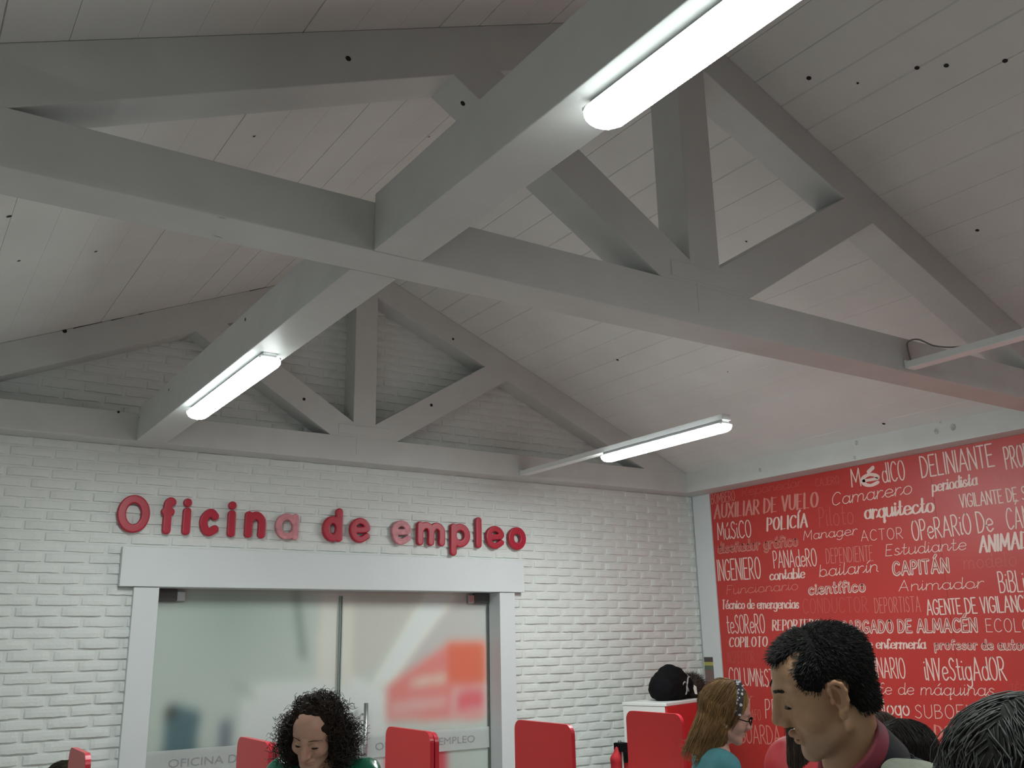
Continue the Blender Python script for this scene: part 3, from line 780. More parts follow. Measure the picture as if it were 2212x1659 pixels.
# the printed backdrop seen, out of focus as it was printed, behind the glass
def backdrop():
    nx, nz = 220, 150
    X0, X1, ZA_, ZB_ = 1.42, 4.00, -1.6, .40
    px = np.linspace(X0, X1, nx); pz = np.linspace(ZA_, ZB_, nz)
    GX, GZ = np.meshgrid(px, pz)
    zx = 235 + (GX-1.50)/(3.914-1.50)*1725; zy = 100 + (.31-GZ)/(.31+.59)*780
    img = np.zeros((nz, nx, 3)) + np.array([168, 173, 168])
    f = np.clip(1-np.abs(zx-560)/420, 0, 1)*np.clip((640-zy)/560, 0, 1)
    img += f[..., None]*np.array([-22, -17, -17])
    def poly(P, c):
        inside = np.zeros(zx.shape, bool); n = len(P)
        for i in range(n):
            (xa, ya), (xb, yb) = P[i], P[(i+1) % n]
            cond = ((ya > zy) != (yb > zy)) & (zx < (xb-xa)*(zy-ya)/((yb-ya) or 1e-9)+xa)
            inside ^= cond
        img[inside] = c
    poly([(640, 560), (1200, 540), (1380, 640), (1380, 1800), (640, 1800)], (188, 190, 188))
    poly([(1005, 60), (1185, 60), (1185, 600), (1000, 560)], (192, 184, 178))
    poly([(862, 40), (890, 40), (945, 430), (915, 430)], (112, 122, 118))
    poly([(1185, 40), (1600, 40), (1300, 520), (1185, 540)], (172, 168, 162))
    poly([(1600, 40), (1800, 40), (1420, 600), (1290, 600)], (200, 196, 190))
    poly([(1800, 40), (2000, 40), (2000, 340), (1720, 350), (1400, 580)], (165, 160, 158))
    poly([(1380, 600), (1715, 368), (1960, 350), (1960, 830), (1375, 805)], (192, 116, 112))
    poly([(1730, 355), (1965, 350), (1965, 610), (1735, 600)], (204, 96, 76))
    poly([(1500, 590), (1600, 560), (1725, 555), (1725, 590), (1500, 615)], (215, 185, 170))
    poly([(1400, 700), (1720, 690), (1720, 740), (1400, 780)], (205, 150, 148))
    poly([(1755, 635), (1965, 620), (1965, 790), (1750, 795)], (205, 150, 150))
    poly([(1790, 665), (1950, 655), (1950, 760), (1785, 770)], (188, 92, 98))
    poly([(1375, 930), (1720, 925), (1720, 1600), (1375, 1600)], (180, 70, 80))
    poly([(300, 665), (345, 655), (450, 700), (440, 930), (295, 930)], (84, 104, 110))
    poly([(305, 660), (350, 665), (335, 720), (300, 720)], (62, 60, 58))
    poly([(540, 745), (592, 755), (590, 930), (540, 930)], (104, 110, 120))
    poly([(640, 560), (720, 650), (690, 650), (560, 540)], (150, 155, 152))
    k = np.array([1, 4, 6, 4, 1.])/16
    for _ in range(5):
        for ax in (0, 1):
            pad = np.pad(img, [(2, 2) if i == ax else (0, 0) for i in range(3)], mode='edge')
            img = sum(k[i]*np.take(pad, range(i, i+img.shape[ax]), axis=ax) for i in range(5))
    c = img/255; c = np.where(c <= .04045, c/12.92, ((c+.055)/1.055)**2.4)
    V = np.stack([GX.ravel(), np.zeros(GX.size), GZ.ravel()+CH], 1)
    i = np.arange(nz*nx).reshape(nz, nx)
    Q = np.stack([i[:-1, :-1].ravel(), i[:-1, 1:].ravel(), i[1:, 1:].ravel(), i[1:, :-1].ravel()], 1)
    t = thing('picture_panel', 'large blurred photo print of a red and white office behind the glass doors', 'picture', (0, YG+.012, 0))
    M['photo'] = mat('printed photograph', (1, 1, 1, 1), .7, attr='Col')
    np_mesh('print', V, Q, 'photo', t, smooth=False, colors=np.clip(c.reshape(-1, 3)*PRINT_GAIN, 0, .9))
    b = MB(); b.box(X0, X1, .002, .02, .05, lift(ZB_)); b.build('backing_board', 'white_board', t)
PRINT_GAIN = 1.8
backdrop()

# ------------------------------------------------------------------ smooth solid modelling for figures and soft things
class Field:
    def __init__(s, xs, ys, zs):
        s.ax = [np.asarray(a, np.float32) for a in (xs, ys, zs)]
        s.F = np.full([len(a) for a in s.ax], .3, np.float32)
    def block(s, lo, hi):
        sl = []
        for a, l, h in zip(s.ax, lo, hi):
            i0 = max(int(np.searchsorted(a, l))-1, 0); i1 = min(int(np.searchsorted(a, h))+1, len(a))
            sl.append(slice(i0, i1))
        if any(q.stop-q.start < 1 for q in sl): return None, None
        g = np.meshgrid(*[a[q] for a, q in zip(s.ax, sl)], indexing='ij')
        return tuple(sl), np.stack(g, -1)
    def put(s, fn, c, r, k=.01, op='add'):
        m_ = k*2 + .03
        sl, P = s.block(np.asarray(c)-r-m_, np.asarray(c)+r+m_)
        if sl is None: return s
        d = fn(P).astype(np.float32); F = s.F[sl]
        if op == 'sub': d = -d; a, b = -F, -d
        else: a, b = F, d
        if k > 0:
            h = np.clip(.5+.5*(b-a)/k, 0, 1); q = b*(1-h)+a*h-k*h*(1-h)
        else: q = np.minimum(a, b)
        s.F[sl] = -q if op == 'sub' else q
        return s
    def cone(s, a, b, ra, rb=None, k=.01, op='add'):
        rb = ra if rb is None else rb; a = np.asarray(a, np.float32); b = np.asarray(b, np.float32); v = b-a; L2 = float(v@v) or 1e-9
        def fn(P):
            t = np.clip(((P-a)@v)/L2, 0, 1)
            return np.linalg.norm(P-a-t[..., None]*v, axis=-1) - (ra+(rb-ra)*t)
        c = (a+b)/2; return s.put(fn, c, np.abs(v)/2+max(ra, rb), k, op)
    def ell(s, c, r, R=None, k=.01, op='add'):
        c = np.asarray(c, np.float32); r = np.asarray(r, np.float32); R = np.eye(3, dtype=np.float32) if R is None else np.asarray(R, np.float32)
        def fn(P):
            q = (P-c)@R           # R columns: the ellipsoid's axes
            k0 = np.linalg.norm(q/r, axis=-1); k1 = np.linalg.norm(q/(r*r), axis=-1)
            return k0*(k0-1)/np.maximum(k1, 1e-6)
        return s.put(fn, c, float(r.max()), k, op)
    def mesh(s): return surfnets(s.F, *s.ax)

def axis_grid(*spans):
    """rectilinear axis: spans of (start, stop, step) in order"""
    out = []
    for a, b, st in spans: out += list(np.arange(a, b-1e-9, (b-a)/max(1, round((b-a)/st))))
    out.append(spans[-1][1]); return np.array(out)

def norm(v): v = np.asarray(v, float); return v/np.linalg.norm(v)

class Head:
    """head frame: l = its left, f = forward, u = up; origin between the ears"""
    def __init__(s, o, f, u, k=1.0, up=1.0, low=None):
        s.up = up; s.low = up if low is None else low
        s.o = np.asarray(o, float); s.f = norm(f); u = np.asarray(u, float); s.u = norm(u - s.f*(u@s.f)); s.l = np.cross(s.u, s.f)
        s.k = k
        s.R = np.stack([s.l, s.f, s.u], 1)
    def zs(s, z): return np.where(np.asarray(z) > 0, np.asarray(z)*s.up, np.asarray(z)*s.low)
    def p(s, x, y, z): return s.o + s.R@(np.array([x, y, float(s.zs(z))])*s.k)
    def local(s, V):
        q = (np.asarray(V)-s.o)@s.R/s.k; q[..., 2] = np.where(q[..., 2] > 0, q[..., 2]/s.up, q[..., 2]/s.low); return q

def head_solid(F, h, kind='man', detail=True):
    k = h.k; nz = {'man': 1.0, 'woman': 1.12}.get(kind, .9); E = lambda c, r, kk=.012, op='add': F.ell(h.p(*c), np.array([r[0], r[1], r[2]*(h.up if c[2] > .02 else h.low if c[2] < -.015 else (h.up+h.low)/2)])*k, h.R, kk, op)
    C = lambda a, b, ra, rb=None, kk=.010, op='add': F.cone(h.p(*a), h.p(*b), ra*k, (ra if rb is None else rb)*k, kk, op)
    man = kind == 'man'; w = 1.0 if man else .95
    E((0, -.012, .043), (.074, .096, .083)); E((0, .024, .048), (.063, .068, .066), .02); E((0, .028, .010), (.064, .062, .06), .02)
    E((0, .030, -.020), (.062*w, .058, .075), .02)
    E((0, .036, -.066), (.050*w, .050, .046), .02)
    F.ell(h.p(0, .078, -.103), np.array([.020, .016, .016])*k, h.R, .018)
    for s in (1, -1):
        C((.056*w*s, .004, -.058), (.022*s, .070, -.097), .018, .016, .02)
        E((.043*s, .056, -.030), (.026, .028, .024), .02)
        C((.048*s, .066, .030), (.010*s, .092, .022), .010 if man else .007, .010 if man else .006, .014)
    C((0, .092, .022), (0, .096+.020*nz, -.032), .0085*nz, .0120*nz, .012); C((0, .074, .016), (0, .094, -.036), .014, .017, .012)
    for s in (1, -1):
        E((.031*s, .103, .004), (.018, .018, .013) if man else (.017, .016, .012), .012, 'sub')
        if man: C((.020*s, .102, -.038), (.036*s, .080, -.078), .0035, .0025, .007, 'sub')
        F.ell(h.p(.031*s, .078, .003), np.array([.0135, .0125, .0125])*k, h.R, .004)
        C((.018*s, .0895, -.002), (.044*s, .082, -.003), .0030, .0026, .004)
        E((.0125*s, .103, -.037), (.0085, .011, .0085), .006)
        E((.007*s, .106, -.046), (.004, .005, .004), .003, 'sub')
    C((-.020, .086, -.067), (0, .0985, -.0625), .0058, .0065, .006); C((.020, .086, -.067), (0, .0985, -.0625), .0058, .0065, .006)
    C((-.018, .086, -.075), (.018, .086, -.075), .0066, None, .006); F.ell(h.p(0, .093, -.076), np.array([.014, .007, .0065])*k, h.R, .006)
    C((-.023, .0905, -.0705), (.023, .0905, -.0705), .0020, None, .003, 'sub'); F.cone(h.p(-.012, .1025, -.0700), h.p(.012, .1025, -.0700), .0022*k, None, .003, 'sub')
    # ears
    for s in (1, -1):
        X = lambda y, z, x=.080: (x*s, -.012+(y+.012)*.80, z)
        E((.075*s, -.012, -.002), (.0065, .0145, .030), .008)
        rim = [(.004, .004), (.007, .019), (.000, .031), (-.014, .033), (-.026, .024), (-.030, .008), (-.026, -.010), (-.016, -.024)]
        for a, b in zip(rim[:-1], rim[1:]): C(X(*a, x=.080+.004*(a[0] < -.01)), X(*b, x=.080+.004*(b[0] < -.01)), .0044, None, .003)
        E((.080*s, -.006, -.031), (.005, .009, .010), .006)
        E((.086*s, -.008, -.002), (.0125, .0088, .018), .003, 'sub')
        for a, b in zip([(-.008, .022), (-.017, .012), (-.018, -.004), (-.010, -.017)][:-1], [(-.017, .012), (-.018, -.004), (-.010, -.017)]): C(X(*a, x=.0805), X(*b, x=.0805), .0036, None, .003)
        E((.079*s, .004, -.006), (.004, .005, .007), .004)

def strands(name, P, rad, material, parent, colors=None, sides=3, **kw):
    """P (N, S, 3) guide points, rad (N, S): one mesh of tapered hair strands"""
    N, K = P.shape[:2]
    T = np.zeros_like(P); T[:, 1:-1] = P[:, 2:]-P[:, :-2]; T[:, 0] = P[:, 1]-P[:, 0]; T[:, -1] = P[:, -1]-P[:, -2]
    T /= np.maximum(np.linalg.norm(T, axis=-1, keepdims=True), 1e-9)
    ref = np.array([.31, .52, .79]); A = np.cross(T, ref); A /= np.maximum(np.linalg.norm(A, axis=-1, keepdims=True), 1e-9); B = np.cross(T, A)
    ang = 2*np.pi*np.arange(sides)/sides
    V = P[:, :, None, :] + rad[:, :, None, None]*(A[:, :, None, :]*np.cos(ang)[None, None, :, None] + B[:, :, None, :]*np.sin(ang)[None, None, :, None])
    idx = np.arange(N*K*sides).reshape(N, K, sides)
    nx = np.roll(idx, -1, axis=2)
    Q = np.stack([idx[:, :-1], nx[:, :-1], nx[:, 1:], idx[:, 1:]], -1).reshape(-1, 4)
    col = None
    if colors is not None: col = np.repeat(colors, K*sides, axis=0)
    return np_mesh(name, V.reshape(-1, 3), Q, material, parent, True, col, **kw)

def noise3(P, f, seed=0):
    r = np.random.default_rng(seed); out = 0
    for i in range(5):
        d = r.normal(size=3); d /= np.linalg.norm(d); out = out + np.sin((P@d)*f*r.uniform(.6, 1.5) + r.uniform(0, 6.28))
    return out/5

# ------------------------------------------------------------------ people
class Figure:
    """standing or leaning figure, all joints worked out back from where the head is"""
    def __init__(s, head, heading, lean, stature, neck=.11, twist=0.0, seat=None, nb=None, drop=.02):
        h = s.h = head; k = s.k = stature/1.75
        s.fw = norm([math.cos(heading), math.sin(heading), 0]); s.lf = np.array([-s.fw[1], s.fw[0], 0])
        up = np.array([0, 0, 1.0]); s.sp = norm(up*math.cos(lean) + s.fw*math.sin(lean))       # spine direction
        s.neck0 = h.p(0, -.022, -.05)
        s.nb = s.neck0 - norm(s.sp*.75 + h.u*.35)*neck*k                                         # base of the neck
        if nb is not None: s.nb = np.asarray(nb, float)
        s.chest = s.nb - s.sp*.205*k; s.waist = s.nb - s.sp*.38*k; s.pelvis = s.nb - s.sp*.53*k
        leg = .92*k
        s.sh = [s.nb - s.sp*.055*k - up*drop*k + s.lf*q*.18*k for q in (1, -1)]
        s.hip = [s.pelvis + s.lf*q*.085*k - up*.03*k for q in (1, -1)]
        z = s.pelvis[2]
        if seat is None:
            s.knee = []; s.foot = []
            for j, q in enumerate((1, -1)):
                ft = np.array([s.pelvis[0], s.pelvis[1], .08*k]) + s.lf*q*.10*k - s.fw*(.02+.10*math.sin(lean))*k
                hp = s.hip[j]; d = ft-hp; D = np.linalg.norm(d); Lt = D/2*1.012
                bend = math.sqrt(max(Lt**2-(D/2)**2, 0.0)) if D < 2*Lt else 0
                s.knee.append((hp+ft)/2 + s.fw*min(bend, .35*k)); s.foot.append(ft)
        else:
            s.knee = [hp + s.fw*.40*k - np.array([0, 0, .0]) for hp in s.hip]
            s.foot = [np.array([kn[0], kn[1], .08*k]) for kn in s.knee]
        s.elbow = []; s.hand = []
        for j, q in enumerate((1, -1)):
            e = s.sh[j] - s.sp*.05*k - up*.24*k + s.lf*q*.05*k + s.fw*.05*k
            s.elbow.append(e); s.hand.append(e + s.fw*.20*k - up*.12*k - s.lf*q*.04*k)
    def torso(s, F, g=0.0, kk=.05):
        k = s.k
        R = np.stack([s.lf, np.cross(s.sp, s.lf), s.sp], 1)
        F.ell(s.chest, np.array([.165*k+g, .105*k+g, .165*k+g]), R, kk); F.ell(s.waist, np.array([.145*k+g, .10*k+g, .17*k+g]), R, kk)
        F.ell(s.pelvis, np.array([.165*k+g, .115*k+g, .13*k+g]), None if abs(s.fw[0]) > 2 else np.stack([s.lf, s.fw, [0, 0, 1]], 1), kk)
        for j in (0, 1): F.cone(s.nb - s.sp*.06*k, s.sh[j], .046*k+g, .056*k+g, kk)
    def arms(s, F, g=0.0, wrist=1.0, kk=.03):
        k = s.k
        for j in (0, 1):
            F.cone(s.sh[j], s.elbow[j], .052*k+g, .040*k+g, kk)
            w = s.elbow[j] + (s.hand[j]-s.elbow[j])*wrist
            F.cone(s.elbow[j], w, .040*k+g, .028*k+g, kk)
    def hands(s, F):
        k = s.k
        for j, q in enumerate((1, -1)):
            d = norm(s.hand[j]-s.elbow[j]); side = s.lf*q; up = norm(np.cross(d, side)); side = norm(np.cross(up, d))
            w = s.hand[j]; palm = w + d*.075*k
            F.cone(w, palm, .027*k, .030*k, .01); F.cone(w+d*.04*k+side*.014*k, palm+side*.022*k, .018*k, .014*k, .01); F.cone(w+d*.04*k-side*.014*k, palm-side*.022*k, .018*k, .014*k, .01)
            for i, L in enumerate((.068, .078, .074, .058)):
                b = palm + side*(.030-.020*i)*k + d*.008*k; dn = -abs(up) if False else np.array([0, 0, -1.0])
                m1 = b + (d*.75+dn*.35)*L*.55*k; m2 = m1 + (d*.45+dn*.8)*L*.5*k
                F.cone(b, m1, .0095*k, .0085*k, .004); F.cone(m1, m2, .0085*k, .0072*k, .003)
            b = w + d*.03*k - side*.025*k; m1 = b - side*.032*k + d*.028*k; m2 = m1 + d*.034*k - side*.008*k
            F.cone(b, m1, .0125*k, .011*k, .006); F.cone(m1, m2, .011*k, .009*k, .003)
    def legs(s, F, g=0.0, kk=.03, to=1.0):
        k = s.k
        for j in (0, 1):
            F.cone(s.hip[j], s.knee[j], .082*k+g, .055*k+g, kk); e = s.knee[j] + (s.foot[j]-s.knee[j])*to
            F.cone(s.knee[j], e, .053*k+g, .038*k+g, kk)
    def feet(s, F, g=0.0):
        k = s.k
        for j in (0, 1):
            a = np.array([s.foot[j][0], s.foot[j][1], .045*k]); F.cone(s.foot[j], a, .04*k+g, .042*k+g, .02)
            F.ell(a + s.fw*.07*k - np.array([0, 0, .004*k]), np.array([.045*k+g, .125*k+g, .038*k+g]), np.stack([s.lf, s.fw, [0, 0, 1]], 1), .02)
    def grid(s, fine=.0028, coarse=.012, span=None):
        """fine cells around the head, coarser ones elsewhere"""
        P = np.array(s.hand+s.elbow+s.foot+s.knee+s.sh+[s.h.o, s.pelvis, s.chest]); lo = P.min(0)-.24*s.k; hi = P.max(0)+.24*s.k; lo[2] = 0.0005-.02
        hd = .17*s.h.k; ax = []
        for i in range(3):
            a, b = s.h.o[i]-hd, s.h.o[i]+hd
            lo_, hi_ = min(lo[i], a-.05), max(hi[i], b+.05)
            ax.append(axis_grid((lo_, a, coarse), (a, b, fine), (b, hi_, coarse)))
        return ax
    def coarse(s, step=.011):
        P = np.array(s.hand+s.elbow+s.foot+s.knee+s.sh+[s.nb, s.pelvis, s.chest]); lo = P.min(0)-.26*s.k; hi = P.max(0)+.26*s.k; lo[2] = -.02
        return [np.arange(lo[i], hi[i]+step, step) for i in range(3)]

def skin_colors(h, V, skin, kind):
    """per-point skin tones: lips, ears and nose a little redder, shaved chin a little greyer"""
    q = h.local(V); c = np.tile(np.array(skin), (len(V), 1)).astype(float)
    def blob(cx, cy, cz, rx, ry, rz): return np.exp(-(((q[:, 0]-cx)/rx)**2+((q[:, 1]-cy)/ry)**2+((q[:, 2]-cz)/rz)**2))
    lips = np.clip(blob(0, .097, -.0665, .017, .02, .0045)+blob(0, .095, -.0765, .015, .02, .005), 0, 1)[:, None]
    c = c*(1-.75*lips) + .75*lips*np.array([skin[0]*.85, skin[1]*.50, skin[2]*.55])
    red = np.clip(.8*blob(0, .12, -.03, .02, .03, .02)+blob(.08, -.01, 0, .02, .035, .045)+blob(-.08, -.01, 0, .02, .035, .045)+.4*blob(.045, .07, -.03, .02, .03, .02)+.4*blob(-.045, .07, -.03, .02, .03, .02), 0, 1)[:, None]
    c = c*(1-red*.35) + red*.35*np.array([skin[0]*1.08, skin[1]*.80, skin[2]*.85])
    if kind == 'man':
        st = np.clip(blob(0, .07, -.095, .055, .05, .03)+blob(.04, .04, -.08, .03, .04, .03)+blob(-.04, .04, -.08, .03, .04, .03)+.6*blob(0, .1, -.055, .025, .02, .006), 0, 1)[:, None]
        c = c*(1-st*.4) + st*.4*np.array([.20, .16, .13])
    return np.clip(c, 0, 1)

def brows(h, root, n, col, seed, r0=.0007, inner=.0, w=.0018):
    r = np.random.default_rng(seed)
    for s_ in (1, -1):
        t = r.random(n); x = (.014+.036*t)*s_
        base = np.stack([x, .1035-.030*t**1.5, .027+inner*(1-2*t)+.006*np.sin(t*2.5)+r.normal(0, w, n)], 1)
        d = np.stack([np.full(n, s_*.9), np.full(n, -.4), .25-.5*t], 1); pts = np.stack([base, base+d*.005, base+d*.010], 1)
        strands('eyebrow', rel(to_world(h, pts), root), np.tile([r0, r0, r0*.4], (n, 1)), 'hair', root, np.tile(col, (n, 1)))
def lashes(h, root, n, col, seed):
    r = np.random.default_rng(seed)
    for s_ in (1, -1):
        t = r.random(n); x = (.019+.025*t)*s_
        base = np.stack([x, .0925-.004*t-.03*(t-.5)**2, np.full(n, -.0045)], 1); d = np.stack([np.full(n, s_*.2), np.full(n, .8), np.full(n, -.6)], 1)
        strands('eyelashes', rel(to_world(h, np.stack([base-d*.002, base+d*.002, base+d*.005], 1)), root), np.tile([.0012, .0011, .0004], (n, 1)), 'hair', root, np.tile(col, (n, 1)))

M['skin'] = mat('skin', (1, 1, 1, 1), .5, attr='Col', noise=.06, nscale=40, bump=.10, bscale=220)
M['skin'].node_tree.nodes['Principled BSDF'].inputs['Subsurface Weight'].default_value = .08
M['skin'].node_tree.nodes['Principled BSDF'].inputs['Subsurface Radius'].default_value = (.012, .005, .003)
M['hair'] = mat('hair', (1, 1, 1, 1), .55, attr='Col', spec=.25)
M['hair_cap'] = mat('hair under the strands', (1, 1, 1, 1), .95, attr='Col', spec=.05)
M['eye'] = mat('dark eye', (.02, .015, .012), .15)
M['navy'] = mat('black navy jacket cloth', (.0075, .0085, .0115), .85, noise=.2, nscale=30, bump=.3, bscale=80)
M['wine'] = mat('dark red collar lining', (.17, .018, .032), .7, noise=.15, nscale=30)
M['shirt'] = mat('grey shirt', (.10, .10, .11), .8, noise=.1, nscale=40)
M['jeans'] = mat('dark trousers', (.03, .035, .05), .8, noise=.15, nscale=60)
M['shoe'] = mat('dark shoes', (.02, .02, .02), .5)
M['puffer'] = mat('shiny green quilted nylon', (.010, .13, .072), .22, noise=.2, nscale=25, bump=.8, bscale=26)
M['teal'] = mat('teal jersey', (.065, .235, .265), .8, noise=.08, nscale=30, bump=.2, bscale=120)
M['sage'] = mat('grey green wool', (.20, .215, .17), .85, noise=.12, nscale=50, bump=.3, bscale=150)
M['redcoat'] = mat('bright red jacket cloth', (.46, .010, .018), .6, noise=.1, nscale=20, bump=.3, bscale=25)
M['heart'] = mat('dark blue heart print', (.01, .05, .08), .7)
M['band'] = mat('black and white headband cloth', (.03, .03, .035), .7)
nt_ = M['band'].node_tree; vo = nt_.nodes.new('ShaderNodeTexVoronoi'); vo.inputs['Scale'].default_value = 75
tc_ = nt_.nodes.new('ShaderNodeTexCoord'); nt_.links.new(tc_.outputs['Object'], vo.inputs['Vector'])
cr_ = nt_.nodes.new('ShaderNodeValToRGB'); cr_.color_ramp.interpolation = 'CONSTANT'
cr_.color_ramp.elements[0].color = (.62, .62, .66, 1); cr_.color_ramp.elements[1].position = .42; cr_.color_ramp.elements[1].color = (.03, .03, .035, 1)
nt_.links.new(vo.outputs['Distance'], cr_.inputs[0]); nt_.links.new(cr_.outputs[0], nt_.nodes['Principled BSDF'].inputs['Base Color'])

def rel(V, root): return V - np.array(root.location)
def cloth(name, fig, root, material, parts, g, cut=None, fold=.004, step=.011, seed=1, neck=True, wrist=.95, kk=.04, lab=None, ax=None, to=.96):
    F = Field(*(ax or fig.coarse(step)))
    if 't' in parts: fig.torso(F, g, kk)
    if 'a' in parts: fig.arms(F, g, wrist)
    if 'l' in parts:
        fig.legs(F, g, to=to); F.ell(fig.pelvis, np.array([.165*fig.k+g, .115*fig.k+g, .13*fig.k+g]), np.stack([fig.lf, fig.fw, [0, 0, 1]], 1), .04)
    if 'f' in parts: fig.feet(F, g)
    G = np.stack(np.meshgrid(*F.ax, indexing='ij'), -1)
    if fold: F.F += (fold*noise3(G, 55, seed) + fold*.6*noise3(G, 120, seed+1)).astype(np.float32)
    if cut is not None: F.F = np.maximum(F.F, cut(G).astype(np.float32))
    if 'f' in parts: F.F = np.maximum(F.F, (.001-G[..., 2]).astype(np.float32))
    V, Q = F.mesh()
    return np_mesh(name, rel(V, root), Q, material, root, True, label=lab)

def person(fig, label, skin, kind, fine=.0028, group=None, body_step=.012):
    root = thing('person', label, 'person', (float(fig.foot[0][0]+fig.foot[1][0])/2, float(fig.foot[0][1]+fig.foot[1][1])/2, 0), group=group)
    F = Field(*fig.grid(fine, body_step))
    head_solid(F, fig.h, kind)
    k = fig.k; F.cone(fig.neck0 + fig.h.f*.004, fig.nb, .056*fig.h.k*(1 if kind == 'man' else .86), .064*k*(1 if kind == 'man' else .85), .02)
    fig.torso(F); fig.arms(F); fig.hands(F); fig.legs(F); fig.feet(F)
    F.F = np.maximum(F.F, (.004-F.ax[2])[None, None, :].astype(np.float32))
    V, Q = F.mesh()
    np_mesh('body', rel(V, root), Q, 'skin', root, True, skin_colors(fig.h, V, skin, kind))
    return root

def lower_clothes(fig, root, pants='jeans'):
    cut = lambda G: G[..., 2] - (fig.pelvis[2]+.10*fig.k)
    cloth('trousers', fig, root, pants, 'l', .014, cut, .003, .014)
    cloth('shoes', fig, root, 'shoe', 'f', .010, None, 0, .010)

def hair_mass(name, h, root, fn, material, color, lo, hi, step=.004, seed=3, var=.2, **kw):
    """fn(local points) -> signed distance, in head coordinates; lo/hi local bounds"""
    ax = [np.arange(lo[i], hi[i]+step, step) for i in range(3)]
    G = np.stack(np.meshgrid(*ax, indexing='ij'), -1).astype(np.float32)
    V, Q = surfnets(fn(G).astype(np.float32), *ax)
    W = to_world(h, V)
    c = np.array(color)*(1+var*noise3(V, 160, seed))[:, None]
    return np_mesh(name, rel(W, root), Q, 'hair_cap', root, True, np.clip(c, 0, 1), **kw), V, Q
def to_world(h, V):
    V = np.array(V, float); V[..., 2] = h.zs(V[..., 2]); return h.o + (V*h.k)@h.R.T
def elld(P, c, r):
    q = P-np.array(c, np.float32); r = np.array(r, np.float32); k0 = np.linalg.norm(q/r, axis=-1); k1 = np.linalg.norm(q/(r*r), axis=-1)
    return k0*(k0-1)/np.maximum(k1, 1e-6)
def smin(a, b, k):
    h = np.clip(.5+.5*(b-a)/k, 0, 1); return b*(1-h)+a*h-k*h*(1-h)
def surface_points(V, Q, n, seed=0, keep=None):
    """random points and normals on a quad mesh"""
    r = np.random.default_rng(seed); A, B, C = V[Q[:, 0]], V[Q[:, 1]], V[Q[:, 2]]; D = V[Q[:, 3]]
    N = np.cross(C-A, D-B); ar = np.linalg.norm(N, axis=1); N /= np.maximum(ar, 1e-12)[:, None]
    p = ar.copy()
    if keep is not None: p *= keep((A+C)/2)
    i = r.choice(len(Q), n, p=p/p.sum()); u, v = r.random((n, 1)), r.random((n, 1))
    return A[i]*(1-u)*(1-v)+B[i]*u*(1-v)+C[i]*u*v+D[i]*(1-u)*v, N[i]

R_, U_, F_ = CR, CU, CF        # the photographer's right, up and forward, to face people the way they face in the room
def heading_of(v): return math.atan2(v[1], v[0])

